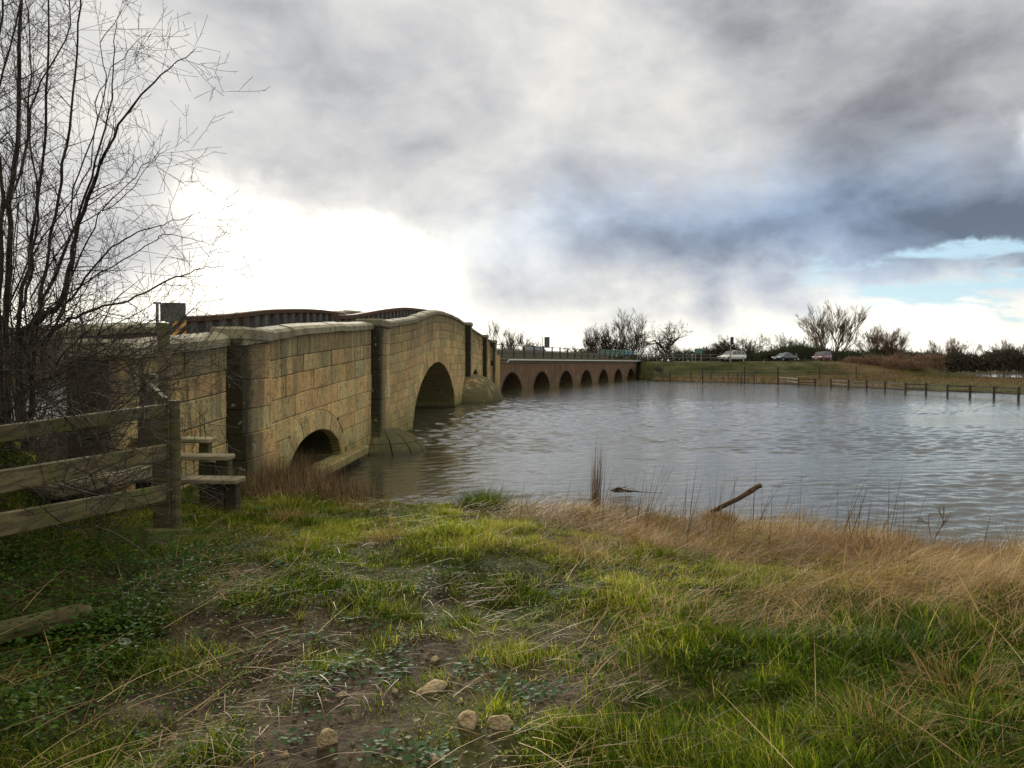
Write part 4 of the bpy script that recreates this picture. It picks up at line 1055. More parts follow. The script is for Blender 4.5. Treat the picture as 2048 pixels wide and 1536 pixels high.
so = P(440, 1010, 8.9); so.z = hz(so.x, so.y)
st = empty('wooden_stile', so, label='wooden step stile with three tread boards beside the fence corner and the bridge wall', cat='stile')
def sb(fn, name, m=None): return fb(fn, name, m, st, so)
for (xa, xb, yt, D), wd_ in (((250, 481, 955, 8.75), .30), ((255, 461, 909, 9.15), .26), ((262, 424, 875, 9.55), .24)):
    a = P(xa, yt, D); b2 = P(xb, yt + 2, D)
    sb(lambda m: m.box(((a.x + b2.x) / 2, D + .05, a.z - .03), (b2.x - a.x, wd_, .058), Euler((0, .008, -.04)), .012, wcol()), 'tread', M_board)
for x0, x1, yt, D in ((416, 447, 966, 8.8), (449, 474, 966, 8.83), (432, 458, 918, 9.2), (398, 418, 882, 9.6), (400, 428, 925, 9.25)):
    a = P(x0, yt, D); b2 = P(x1, yt, D); gz0 = hz((a.x + b2.x) / 2, D) - .3
    sb(lambda m: m.box(((a.x + b2.x) / 2, D + .05, (a.z + gz0) / 2), (b2.x - a.x, .14, a.z - gz0), Euler((0, 0, random.uniform(-.05, .05))), .012, wcol()), 'support_post', M_woodd if x0 in (416, 449) else M_wood)
tp0, tp1 = P(315, 645, 8.95), P(334, 645, 8.95)
sb(lambda m: m.box(((tp0.x + tp1.x) / 2, 9.0, (tp0.z + .7) / 2), (tp1.x - tp0.x, .11, tp0.z - .7), Euler((0, -.008, .1)), .01, wcol()), 'handhold_post')
# timber lying about
pp = P(140, 960, 7.9)
pl = MB(); pl.beam((P(40, 985, 6.6)), (P(262, 942, 8.6)), .62, .13, .02, wcol()); o = pl.build('timber_platform', M_board)
tag(o, 'broad pale timber baulk lying behind the fence under the thorn bush', 'timber')
pl = MB(); pl.beam(P(-60, 960, 7.6), P(60, 935, 8.3), .5, .1, .02, wcol()); tag(pl.build('timber_baulk', M_board), 'short pale board at the far left behind the fence rails', 'timber')
a = Pz(185, 1232, 1.05); b2 = Pz(-150, 1300, 1.0)
pl = MB(); pl.beam(a + Vector((0, 0, .03)), b2 + Vector((0, 0, .0)), .17, .085, .02, wcol(), roll=.12); tag(pl.build('railway_sleeper', M_woodd if False else mat('old_sleeper', f_wood((.06, .045, .022), (.13, .10, .045), .6))), 'old dark timber baulk half buried in grass at the lower left', 'timber')

# ---------------------------------------------------------------- hawthorn bush at the left
hw = empty('hawthorn_tree', (-3.9, 6.4, 1.0), label='large bare thorn bush with many dark stems filling the left edge of the view', cat='bush')
HO = Vector((-3.9, 6.4, 1.0)); hs, ht = TB(), TB(); rnd = random.Random(5)
def thorny(p, d, L, r, lvl):
    n = max(3, int(L / .07)); pts = [Vector(p)]; rads = [r]; dd = Vector(d).normalized(); bend = rv(rnd, .05)
    for i in range(n):
        dd = (dd + rv(rnd, .085) + bend * .4 + Vector((0, 0, .012))).normalized(); pts.append(pts[-1] + dd * L / n); rads.append(max(.0016, r * (1 - .8 * (i + 1) / n)))
    ht.path(pts, rads); side_shoots(pts, rads, L, lvl)
def side_shoots(pts, rads, L, lvl, dens=None):
    n = len(pts) - 1
    if lvl <= 3:                                   # thorns
        for k in range(int(L * (11 if lvl > 1 else 7))):
            t = rnd.uniform(.1, .98) * n; i = min(int(t), n - 1); q = pts[i].lerp(pts[i + 1], t - i); ax_ = (pts[i + 1] - pts[i]).normalized(); s_ = rv(rnd); s_ = (s_ - ax_ * s_.dot(ax_)).normalized()
            ht.seg(q, q + (s_ + ax_ * .5).normalized() * rnd.uniform(.012, .032), .0013, .0005)
    if lvl >= 3: return
    for k in range(int(L * (dens * 1.6 if dens else 7.0))):
        t = rnd.uniform(.12, .97) * n; i = min(int(t), n - 1); q = pts[i].lerp(pts[i + 1], t - i); ax_ = (pts[i + 1] - pts[i]).normalized(); s_ = rv(rnd); s_ = (s_ - ax_ * s_.dot(ax_)).normalized()
        an = rnd.uniform(.6, 1.15); d = ax_ * math.cos(an) + s_ * math.sin(an)
        thorny(q, d, (rnd.uniform(.14, .50) if lvl == 0 else rnd.uniform(.12, .40) if lvl == 1 else rnd.uniform(.06, .2)), min(rads[i] * .5, .006 if lvl == 0 else .003), lvl + 1)
def limb(pix, D0, D1, r0, r1, dens=5.5, sub=5):
    pts = []
    n = len(pix)
    for i, (x, y) in enumerate(pix): pts.append(P(x, y, D0 + (D1 - D0) * i / (n - 1) + rnd.uniform(-.06, .06)))
    sm = []
    for i in range(n - 1):
        p0, p1, p2, p3 = pts[max(i - 1, 0)], pts[i], pts[i + 1], pts[min(i + 2, n - 1)]
        for k in range(sub):
            t = k / sub; sm.append(.5 * ((2 * p1) + (p2 - p0) * t + (2 * p0 - 5 * p1 + 4 * p2 - p3) * t * t + (3 * p1 - p0 - 3 * p2 + p3) * t ** 3) + rv(rnd, .008))
    sm.append(pts[-1]); L = sum((sm[i + 1] - sm[i]).length for i in range(len(sm) - 1)); rads = [r0 + (r1 - r0) * (i / (len(sm) - 1)) ** .8 for i in range(len(sm))]
    rads = [q_ * .72 for q_ in rads]; hs.path(sm, rads); side_shoots(sm, rads, L, 0, dens)
base = (45, 840)
limb([(20, 900), (12, 700), (18, 450), (35, 250), (42, 0), (40, -160)], 6.5, 6.2, .045, .012)
limb([(50, 900), (40, 690), (80, 640), (128, 590), (152, 470), (195, 350), (240, 250), (320, 150), (392, 97)], 6.4, 6.0, .050, .003, 4.5)
limb([(60, 880), (72, 680), (96, 500), (128, 330), (150, 150), (160, -20), (165, -150)], 6.6, 6.5, .028, .006)
limb([(40, 880), (34, 680), (60, 500), (88, 300), (92, 100), (105, -120)], 6.7, 6.8, .032, .008)
limb([(70, 860), (62, 670), (110, 555), (160, 420), (212, 260), (228, 120), (232, 40)], 6.3, 6.1, .026, .003)
limb([(80, 700), (114, 656), (182, 620), (255, 602), (346, 556), (400, 540), (456, 531)], 6.3, 5.9, .022, .002, 4.5)
limb([(90, 700), (130, 610), (200, 520), (262, 470), (330, 450), (412, 418)], 6.5, 6.0, .018, .002, 4.5)
limb([(100, 640), (140, 560), (200, 430), (270, 352), (342, 282)], 6.6, 6.2, .014, .002, 5)
limb([(10, 860), (0, 650), (4, 400), (-10, 200), (10, -60)], 6.3, 6.4, .036, .010)
limb([(75, 660), (120, 640), (150, 500), (146, 380), (210, 200), (205, 90), (245, 20)], 6.8, 6.7, .016, .003)
limb([(30, 640), (60, 560), (75, 400), (60, 220), (130, 80), (140, -80)], 6.1, 5.9, .018, .005)
limb([(20, 600), (90, 470), (180, 330), (200, 180), (270, 90), (300, 60)], 7.0, 6.9, .012, .002)
limb([(60, 600), (140, 470), (240, 400), (300, 330), (340, 290)], 6.9, 7.0, .010, .002)
limb([(90, 620), (180, 560), (280, 500), (330, 470), (390, 480), (430, 492)], 6.6, 6.4, .010, .0018)
limb([(-40, 700), (-30, 500), (40, 350), (60, 150), (50, 0)], 6.9, 7.0, .024, .006)
limb([(-60, 760), (-60, 500), (-40, 300), (20, 100), (60, -100)], 6.2, 6.1, .024, .006)
# low arching shoots in front of the wall and over the fence
limb([(0, 830), (110, 770), (230, 745), (330, 690), (392, 648), (446, 622)], 6.2, 6.6, .012, .0016, 5)
limb([(0, 860), (130, 800), (260, 760), (330, 735), (400, 720), (470, 690)], 6.2, 6.8, .010, .0015, 5)
limb([(20, 740), (90, 750), (200, 700), (300, 712), (420, 735), (450, 728)], 6.3, 6.8, .008, .0014, 5)
limb([(140, 660), (152, 760), (130, 850), (90, 930), (40, 1010)], 5.9, 5.5, .007, .003, 4)
limb([(10, 700), (80, 780), (190, 830), (300, 800)], 6.1, 6.4, .009, .0015, 5)
limb([(10, 880), (80, 820), (150, 870), (240, 920), (300, 1010)], 6.1, 6.4, .007, .0015, 5)
rndq = random.Random(77)
for k in range(12):
    x0 = rndq.uniform(-80, 85); xt = x0 + rndq.uniform(-40, 140) * rndq.random(); D = rndq.uniform(5.8, 7.6); yt = rndq.uniform(-120, 120) if xt < 190 else rndq.uniform(60, 260)
    limb([(x0 * .5 + 20, 860), (x0, 690), (x0 + (xt - x0) * .25 + rndq.uniform(-15, 15), 480), (x0 + (xt - x0) * .6 + rndq.uniform(-15, 15), 260), (xt, yt)], D, D + rndq.uniform(-.3, .3), rndq.uniform(.005, .012), .0016, 6)
rndl = random.Random(9)
for k in range(150):
    x, y = rndl.uniform(-60, 210), rndl.uniform(650, 990); D = rndl.uniform(5.3, 7.6); a = rndl.uniform(-.5, 2.4)
    thorny(P(x, y, D), Vector((math.cos(a), rndl.uniform(-.6, .6), math.sin(a) * .6)), rndl.uniform(.5, 1.3), rndl.uniform(.003, .008), 1)
for k in range(90):
    x, y = rndl.uniform(-80, 300), rndl.uniform(720, 1060); D = rndl.uniform(4.3, 6.3); a = rndl.uniform(-.5, 2.4)
    thorny(P(x, y, D), Vector((math.cos(a), rndl.uniform(-.6, .6), math.sin(a) * .6)), rndl.uniform(.3, .9), rndl.uniform(.002, .005), 1)
for tb_, nm in ((hs, 'trunk'), (ht, 'crown')):
    tb_.a = [(p[0] - HO.x, p[1] - HO.y, p[2] - HO.z) for p in tb_.a]; tb_.b = [(p[0] - HO.x, p[1] - HO.y, p[2] - HO.z) for p in tb_.b]; tb_.build(nm, M_thorn, hw, 6 if nm == 'trunk' else 3)
# small saplings before the wall
sp_ = TB(); so_ = P(385, 860, 10.2)
for k in range(10):
    x = rndl.uniform(345, 420); p = P(x, 985, 10.4); p.z = hz(p.x, p.y); q = P(x + rndl.uniform(-15, 15), rndl.uniform(760, 880), 10.4); sp_.path([p, p.lerp(q, .5) + rv(rndl, .03), q], [.006, .004, .0015])
    for j in range(9):
        s_ = p.lerp(q, rndl.uniform(.3, .95)); sp_.seg(s_, s_ + Vector((rndl.gauss(0, .08), rndl.gauss(0, .05), rndl.uniform(.05, .2))), .0025, .001)
o = sp_.build('bare_sapling', M_thorn); tag(o, 'thin bare saplings growing between the stile and the bridge wall', 'shrub')

# ---------------------------------------------------------------- grass and litter
def blades(N, pos, length, width, az, pitch, bend, seg=3, tint=None, sidejit=1.0):
    """arched tapering strips; pitch is the angle from the vertical at the root"""
    ts = np.linspace(0, 1, seg + 1); V = np.zeros((N, 2 * seg + 1, 3)); cur = pos.copy(); sa = az + np.pi / 2 + rng.uniform(-.6, .6, N) * sidejit
    side = np.stack([np.cos(sa), np.sin(sa), np.zeros(N)], 1); h = np.stack([np.cos(az), np.sin(az)], 1)
    for i, t in enumerate(ts):
        w_ = width * (1 - t ** 1.6)
        if i < seg: V[:, 2 * i] = cur - side * w_[:, None] / 2; V[:, 2 * i + 1] = cur + side * w_[:, None] / 2
        else: V[:, 2 * seg] = cur
        ph = pitch + bend * (t + .5 / seg); st_ = length / seg
        cur = cur + np.stack([h[:, 0] * np.sin(ph) * st_, h[:, 1] * np.sin(ph) * st_, np.cos(ph) * st_], 1)
    b_ = (np.arange(N) * (2 * seg + 1))[:, None]
    q = np.concatenate([b_ + np.array([[2 * i, 2 * i + 1, 2 * i + 3, 2 * i + 2]]) for i in range(seg - 1)], 0); tr = b_ + np.array([[2 * seg - 2, 2 * seg - 1, 2 * seg]])
    return V.reshape(-1, 3), q, tr, np.repeat(tint, 2 * seg + 1)
class Veg:
    def __init__(s): s.V = []; s.q = []; s.t = []; s.a = []; s.n = 0
    def add(s, r):
        V, q, t, a = r; s.V.append(V); s.q.append(q + s.n); s.t.append(t + s.n if t is not None and len(t) else np.zeros((0, 3), int)); s.a.append(a); s.n += len(V)
    def build(s, name, m, **k):
        o = np_mesh(name, np.concatenate(s.V), quads=np.concatenate(s.q), tris=np.concatenate(s.t), mat=m, attrs={'tint': np.concatenate(s.a)}); return tag(o, **k)
def scatter(N, x0, x1, y0, y1, dens, pw=1.0):
    """positions weighted towards the camera, kept with probability dens(x, y)"""
    y = y0 * (y1 / y0) ** (rng.random(N) ** pw); x = x0 + (x1 - x0) * rng.random(N)
    keep = (np.abs(x - .2) < y * .80 + 1.2) & (rng.random(N) < dens(x, y)); x, y = x[keep], y[keep]; return x, y
def P3(x, y, dz=0): return np.stack([x, y, height(x, y) + dz], 1)
RK = np.array([tuple(Pz(a, b_, 1.03)[:2]) for a, b_ in [(658, 1478), (937, 1462), (1003, 1472), (862, 1364), (868, 1524), (570, 1500), (870, 1307), (790, 1370), (682, 1374), (658, 1500), (970, 1490), (1003, 1500), (862, 1385)]])
def inside_ok(x, y):
    dm = np.min([(x - a) ** 2 + ((y - b_ + .05)) ** 2 for a, b_ in RK], 0)
    return inside_land(x, y) & (dm > .07 ** 2)
def inside_land(x, y):
    d, ins = poly_sd(x, y, POLY); wallx = -4.55 + .03 * y
    return ((~ins) | (d < .25)) & ((x > wallx) | (y < 8.0))
G_, ST, DS = Veg(), Veg(), Veg()
# short turf
clump = lambda x, y: sstep((fbm(x, y, 1.9, 4, 61) - .34) / .3)
x, y = scatter(1500000, -6.5, 10.5, 1.9, 14.5, lambda x, y: np.clip((1 - mudmask(x, y) * 1.05) * (.35 + .35 * sstep((6 - y) / 3) + .70 * clump(x, y)) * (1 - .86 * strawmask(x, y)), .015, 1))
k = inside_ok(x, y); x, y = x[k], y[k]; N = len(x); far_ = np.hypot(x, y)
tall = .40 + 1.35 * sstep((fbm(x, y, 2.3, 3, 91) - .42) / .22) + .5 * (fbm(x, y, .6, 2, 14) > .55)
ln = rng.uniform(.03, .085, N) * tall
tint = np.clip(rng.normal(.36, .20, N) - .26 * sstep((x - .6) / 1.2) * sstep((5.2 - y) / 1.5) - .12 * sstep((3.2 - y) / 1) - .15 * sstep((-1.8 - x) / 1) + (fbm(x, y, 1.3, 4, 5) - .5) * 1.3 + (rng.random(N) < .13) * .5, 0, 1)
az = fbm(x, y, .9, 3, 6) * 9 + rng.normal(0, 1.1, N)
G_.add(blades(N, P3(x, y, -.008), ln, rng.uniform(.0022, .0045, N) * (1 + far_ * .10), az, rng.uniform(.1, .75, N), rng.uniform(.2, 1.3, N), 2, tint))
print('turf', N, 'pond', height(np.array([85., 95, 105, 95, 95, 95]), np.array([150., 150, 150, 135, 125, 115])))
# tufts: thicker, longer, arching
def tufts(veg, cx, cy, n_each, L, rad, tint_c, wd_=.004, spread=.95, bend=(.5, 1.5)):
    n = len(cx); N = n * n_each; px_ = np.repeat(cx, n_each) + rng.normal(0, 1, N) * np.repeat(rad, n_each); py_ = np.repeat(cy, n_each) + rng.normal(0, 1, N) * np.repeat(rad, n_each)
    az = np.arctan2(py_ - np.repeat(cy, n_each), px_ - np.repeat(cx, n_each)) + rng.normal(0, .5, N)
    veg.add(blades(N, P3(px_, py_, -.01), np.repeat(L, n_each) * rng.uniform(.45, 1.1, N), rng.uniform(.6, 1.2, N) * wd_ * (1 + py_ * .06), az, rng.uniform(.02, spread, N), rng.uniform(*bend, N), 4, np.clip(np.repeat(tint_c, n_each) + rng.normal(0, .14, N), 0, 1)))
x, y = scatter(6000, -5.5, 9.5, 2.1, 12.5, lambda x, y: np.clip((1 - mudmask(x, y)) * clump(x, y) * .8 * (1 - .5 * strawmask(x, y)) + .03, 0, 1))
k = inside_ok(x, y); x, y = x[k], y[k]; n = len(x)
tufts(G_, x, y, 26, rng.uniform(.07, .19, n), rng.uniform(.015, .045, n), np.clip(rng.normal(.38, .15, n), .1, .7))
# darker rank growth right foreground
x, y = scatter(900, 1.0, 4.8, 2.2, 5.2, lambda x, y: clump(x, y) * .8); n = len(x)
tufts(G_, x, y, 34, rng.uniform(.12, .28, n), rng.uniform(.02, .05, n), np.clip(rng.normal(.20, .12, n), .02, .6), .0045)
G_.build('grass', M_grass, kind='stuff', label='short green grass and tufts covering the trodden bank in the foreground', cat='grass')
# matted straw, combed down towards the water and to the right
x, y = scatter(330000, -5.5, 12, 2.2, 13.8, lambda x, y: np.clip(strawmask(x, y) ** 1.2 * 1.1 + .045 * (fbm(x, y, 1.6, 3, 88) > .5) + .01, 0, 1))
k = inside_ok(x, y); x, y = x[k], y[k]; N = len(x); print('straw', N)
az = -.35 + (fbm(x, y, 1.3, 3, 8) - .5) * 8.0 + rng.normal(0, .6, N)
hump = .20 * sstep((fbm(x, y, 1.2, 3, 19) - .42) / .25)
ST.add(blades(N, P3(x, y, rng.uniform(0, .07, N) + hump * rng.random(N)), rng.uniform(.10, .42, N), rng.uniform(.0018, .0036, N) * (1 + y * .10), az, np.clip(rng.normal(1.25, .28, N), .2, 1.62), rng.uniform(-.2, .9, N), 3, np.clip(rng.normal(.42, .2, N) + (fbm(x, y, 1.5, 4, 23) - .5) * 1.5, 0, 1)))
# straws scattered on the mud and turf
x, y = scatter(9000, -5, 8, 2.1, 12, lambda x, y: .25 + .6 * (1 - mudmask(x, y))); N = len(x)
ST.add(blades(N, P3(x, y, rng.uniform(.008, .05, N)), rng.uniform(.03, .16, N), rng.uniform(.002, .0042, N), rng.uniform(0, 6.28, N), rng.uniform(1.25, 1.58, N), rng.uniform(-.6, .6, N), 3, np.clip(rng.normal(.72, .2, N), 0, 1)))
# longer straws and broken reed stalks
x, y = scatter(420, -4.5, 5.5, 2.3, 8, lambda x, y: np.where(x < -1.5, .95, .18)); N = len(x)
ST.add(blades(N, P3(x, y, rng.uniform(.03, .10, N)), rng.uniform(.25, .75, N), rng.uniform(.004, .007, N), np.where(x < -1, rng.normal(.75, .5, N), rng.uniform(0, 6.28, N)), rng.uniform(1.15, 1.5, N), rng.uniform(0, .5, N), 4, np.clip(rng.normal(.78, .15, N), 0, 1)))
# pale lying tussock heads
cx = np.array([-2.35, -1.15, .1, 1.2, 2.3, 3.0, .5, 2.1, 1.5, -1.9]); cy = np.array([8.4, 7.2, 8.6, 7.4, 5.0, 6.0, 6.7, 3.7, 3.2, 9.6]); n = len(cx)
tufts(ST, cx, cy, 260, np.full(n, .30), np.full(n, .09), np.full(n, .5), .0032, 1.3, (.5, 1.4))
ST.build('dry_grass', M_straw, kind='stuff', label='matted tawny dead grass lying along the edge of the bank', cat='grass')
# weeds against the bridge foot and dead stalks along the bank
x = rng.uniform(-4.4, -1.9, 5200); y = rng.uniform(10.2, 15.6, 5200); k = inside_ok(x, y) & (fbm(x, y, 1.4, 3, 44) > .40) & (y > 10.6 - .35 * (x + 4.4)); x, y = x[k], y[k]; N = len(x)
DS.add(blades(N, P3(x, y), rng.uniform(.15, .62, N) * (.5 + .9 * fbm(x, y, 1.1, 3, 77)), rng.uniform(.005, .010, N), rng.uniform(0, 6.28, N), rng.uniform(0, .45, N), rng.uniform(0, .55, N), 4, np.clip(rng.normal(.6, .22, N), 0, 1)))
x = rng.uniform(-2.2, 8.5, 5200); y = rng.uniform(6.6, 13.2, 5200); d_, ins_ = poly_sd(x, y, POLY); k = (d_ < np.where(ins_, .25, 1.3)) & (rng.random(len(x)) < sstep((x + 2.2) / 3.5) * .30 + .03); x, y = x[k], y[k]; N = len(x)
DS.add(blades(N, P3(np.array(x), y), rng.uniform(.18, .75, N) ** 1.2, rng.uniform(.004, .008, N), rng.normal(.4, .9, N), rng.uniform(0, .5, N), rng.uniform(-.1, .35, N), 4, np.clip(rng.normal(.3, .2, N), 0, 1)))
x = rng.normal(2.4, 1.1, 110); y = rng.normal(8.6, .8, 110); N = 110
DS.add(blades(N, P3(x, y), rng.uniform(.5, 1.05, N), rng.uniform(.005, .010, N), rng.normal(.3, .6, N), rng.uniform(0, .45, N), rng.uniform(0, .25, N), 4, np.clip(rng.normal(.2, .15, N), 0, 1)))
# sparse reed tips standing in the flooded river before the causeway
x = np.concatenate([rng.normal(c, .45, 7) for c in (7.0, 9.5, 12, 14.5, 19, 21, 25)]); y = np.concatenate([rng.normal(c, .8, 7) for c in (78, 84, 80, 86, 82, 84, 90)]); N = len(x)
DS.add(blades(N, np.stack([x, y, np.full(N, -.1)], 1), rng.uniform(.5, 1.3, N), rng.uniform(.03, .05, N), rng.uniform(0, 6.28, N), rng.uniform(0, .3, N), rng.uniform(0, .3, N), 3, np.full(N, .35)))
x = rng.uniform(.0, 1.0, 26) * 1.6 - .1; y = rng.uniform(11.6, 13.5, 26); N = 26
DS.add(blades(N, np.stack([x, y, np.full(N, -.05)], 1), rng.uniform(.3, .8, N), rng.uniform(.005, .008, N), rng.uniform(0, 6.28, N), rng.uniform(0, .3, N), rng.uniform(0, .6, N), 3, np.full(N, .3)))
DS.build('dead_stalks', M_stem, kind='stuff', label='thin brown dead stalks standing along the water and at the foot of the bridge', cat='stalks')

def leaves(veg, pos, size, az, tilt, tint, ratio=.9):
    """small folded leaves: two quads about a midrib"""
    N = len(pos); f = np.stack([np.cos(az) * np.cos(tilt), np.sin(az) * np.cos(tilt), np.sin(tilt)], 1); s_ = np.stack([-np.sin(az), np.cos(az), np.zeros(N)], 1); up = np.cross(f, s_)
    S_ = size[:, None]; w_ = S_ * ratio * .5; V = np.zeros((N, 6, 3))
    V[:, 0] = pos; V[:, 1] = pos + f * S_ * .3 + s_ * w_ + up * S_ * .12; V[:, 2] = pos + f * S_ * .75 + s_ * w_ * .85 + up * S_ * .10; V[:, 3] = pos + f * S_; V[:, 4] = pos + f * S_ * .75 - s_ * w_ * .85 + up * S_ * .10; V[:, 5] = pos + f * S_ * .3 - s_ * w_ + up * S_ * .12
    b_ = (np.arange(N) * 6)[:, None]; q = np.concatenate([b_ + np.array([[0, 1, 2, 3]]), b_ + np.array([[0, 3, 4, 5]])], 0)
    veg.add((V.reshape(-1, 3), q, np.zeros((0, 3), int), np.repeat(tint, 6)))
IV = Veg()
def patches(veg, cx, cy, n_each, rad, size, tint_c, hgt, ratio=.95):
    n = len(cx); N = n * n_each; px_ = np.repeat(cx, n_each) + rng.normal(0, 1, N) * np.repeat(rad, n_each); py_ = np.repeat(cy, n_each) + rng.normal(0, 1, N) * np.repeat(rad, n_each)
    p = P3(px_, py_, rng.uniform(.006, 1, N) * hgt); leaves(veg, p, rng.uniform(.5, 1.2, N) * size, rng.uniform(0, 6.28, N), rng.uniform(-.15, .7, N), np.clip(np.repeat(tint_c, n_each) + rng.normal(0, .17, N), 0, 1), ratio)
x, y = scatter(620, -4.5, 5.5, 2.2, 9.5, lambda x, y: sstep((fbm(x, y, .9, 3, 101) - .42) / .2) * (.35 + .65 * (x < 1.8))); n = len(x)
patches(IV, x, y, 26, rng.uniform(.04, .13, n), .026, rng.uniform(.3, .8, n), .045)
px4 = [(790, 1340), (1010, 1380), (1080, 1400), (760, 1510), (850, 1530), (680, 1325), (470, 1100), (560, 1130), (640, 1370), (1210, 1180), (940, 1340), (1200, 1320)]
cp = np.array([Pz(a, b_, 1.0)[:2] for a, b_ in px4]); patches(IV, cp[:, 0], cp[:, 1], 60, np.full(len(cp), .07), .032, np.full(len(cp), .62), .05)
IV.build('ground_ivy', M_ivy, kind='stuff', label='low blue green rounded leaves creeping through the turf and mud', cat='ground cover')
HB = Veg()
x, y = scatter(900, -4.6, 5.2, 2.1, 7.5, lambda x, y: np.clip(sstep((fbm(x, y, 1.1, 3, 131) - .40) / .2) * np.where(x < -1.2, 1, np.where(x > .8, .55, .25)), 0, 1)); n = len(x)
patches(HB, x, y, 60, rng.uniform(.04, .11, n), .019, rng.uniform(.2, .75, n), .085, .6)
x, y = rng.uniform(-5.2, -2.0, 260), rng.uniform(3.2, 6.9, 260); k = (x < -1.7 - .18 * (y - 3)); x, y = x[k], y[k]; n = len(x)
patches(HB, x, y, 70, rng.uniform(.06, .14, n), .034, rng.uniform(.0, .35, n), .20, .7)
HB.build('leafy_weeds', M_herb, kind='stuff', label='low leafy green weeds among the grass at the lower left and right', cat='weeds')

FB = Veg()
N = 90000; u = rng.random(N); y = 60 + 75 * rng.random(N) ** .8; x = 12 + rng.random(N) * 75
k = (x > 14) & (x < y * .72 + 3); x, y = x[k], y[k]; hh = height(x, y); dr_, _ = poly_sd(x, y, ROAD_FAR, False); k = (hh > -.05) & (dr_ > 4.4) & (rng.random(len(x)) < .25 + .9 * (hh < 1.2)); x, y, hh = x[k], y[k], hh[k]; N = len(x)
brown = fbm(x, y, .12, 4, 71) * 1.5 - .25 + .5 * (hh < .55) + .6 * np.exp(-(((x - 60) / 16) ** 2 + ((y - 122) / 9) ** 2))
FB.add(blades(N, np.stack([x, y, hh - .03], 1), rng.uniform(.18, .55, N) * (.6 + .9 * (brown > .6)) * np.where(x > .5 * y, .45, 1), rng.uniform(.03, .06, N), rng.uniform(0, 6.28, N), rng.uniform(.1, 1.0, N), rng.uniform(.1, 1.0, N), 2, np.clip(brown * .9 + rng.normal(0, .16, N), 0, 1)))
FB.build('bank_grass', mat('rough_bank_grass', f_leafy([(0, (.055, .085, .015)), (.3, (.085, .11, .022)), (.55, (.12, .10, .035)), (.8, (.17, .11, .05)), (1, (.10, .065, .04))], .2)), kind='stuff', label='rough green and brown grass over the far river bank', cat='grass')

# individual tussocks on the brink
def tussock(name, label, px, py, z, L, n, rad, tintc, m, extra=0, cat='tussock'):
    q = P(px, py, z); vg = Veg()
    N = n; ox = rng.normal(0, rad, N); oy = rng.normal(0, rad, N); az = np.arctan2(oy, ox) + rng.normal(0, .5, N)
    vg.add(blades(N, np.stack([ox, oy, -.03 + .6 * L * np.exp(-(ox ** 2 + oy ** 2) / (2 * rad ** 2)) * rng.random(N) * .5], 1), rng.uniform(.4, 1.1, N) * L, rng.uniform(.005, .009, N), az, rng.uniform(.05, .9, N), rng.uniform(.3, 1.5, N), 4, np.clip(rng.normal(tintc, .15, N), 0, 1)))
    o = vg.build(name, m, label=label, cat=cat, group='tussocks on the brink of the bank'); o.location = (q.x, q.y, hz(q.x, q.y)); return o
tussock('grass_tussock', 'big green grass tussock on the brink above the water, left of the others', 968, 1003, 10.6, .46, 1900, .14, .18, M_grass)
tussock('grass_tussock', 'dark brown and green tussock with tall reed stalks rising from it', 1172, 1016, 10.5, .26, 900, .09, .8, M_straw)
tussock('grass_tussock', 'low green tussock between the big tussock and the reed stalks', 1050, 1010, 10.7, .18, 500, .10, .38, M_grass)
tussock('grass_tussock', 'low mixed tussock at the brink in front of the reddish weeds', 690, 1005, 10.6, .22, 700, .16, .55, M_grass)
tussock('grass_tussock', 'tawny dead grass tuft at the foot of the broken branch', 1436, 1030, 10.15, .26, 900, .12, .45, M_straw)
q = P(1192, 1012, 10.7); vg = Veg(); N = 80
vg.add(blades(N, np.stack([rng.normal(0, .045, N), rng.normal(0, .04, N), np.full(N, -.05)], 1), rng.uniform(.6, 1.3, N), rng.uniform(.006, .010, N), rng.normal(.2, .9, N), rng.uniform(0, .12, N), rng.uniform(0, .12, N), 4, np.clip(rng.normal(.6, .15, N), 0, 1)))
o = vg.build('reed_clump', M_stem, label='tall upright clump of dry reed stalks at the water edge', cat='reeds'); o.location = (q.x, q.y, hz(q.x, q.y))

# driftwood
M_drift = mat('wet_driftwood', f_bark((.05, .032, .02), (.14, .09, .055)))
dw = MB(); a, e = P(1422, 1024, 10.35), P(1519, 971, 10.0); mid = a.lerp(e, .55) + Vector((0, 0, -.02))
dw.tube([a, a.lerp(mid, .5) + Vector((0, 0, .004)), mid, mid.lerp(e, .6), e], [.030, .033, .030, .036, .028], 9); dw.tube([mid.lerp(e, .45), mid.lerp(e, .5) + Vector((.03, -.01, .035))], [.014, .006], 6)
dw.tube([e + Vector((-.01, 0, -.005)), e + Vector((.022, 0, .0))], [.034, .029], 8)
tag(dw.build('driftwood_branch', M_drift, smooth=True), 'thick broken branch sticking up from the dead grass at the water edge', 'branch')
rb = random.Random(3); q = Pz(1240, 985, .05); db = TB()
for k in range(60):
    p0 = Vector((rb.gauss(0, .10), rb.gauss(0, .05), abs(rb.gauss(.02, .03)))); db.seg(p0, p0 + Vector((rb.uniform(-.12, .16), rb.gauss(0, .05), rb.uniform(-.02, .05))), rb.uniform(.004, .014), .003)
db.path([Vector((-.13, 0, .05)), Vector((-.05, 0, .09)), Vector((.1, 0, .04)), Vector((.45, 0, .01)), Vector((.8, .02, .0))], [.02, .03, .022, .010, .004])
o = db.build('drift_debris', M_drift); o.location = q; tag(o, 'dark tangle of drifted sticks caught in the water behind the tussocks', 'debris')
ds = TB(); a = Pz(1870, 1075, .45)
rb2 = random.Random(8)
def tw(p, d, L, r, l):
    q2 = p + d.normalized() * L; ds.seg(p, q2, r, r * .6)
    if l < 3:
        for k in range(3): tw(p.lerp(q2, rb2.uniform(.4, 1)), d.normalized() + rv(rb2, .5), L * .6, r * .55, l + 1)
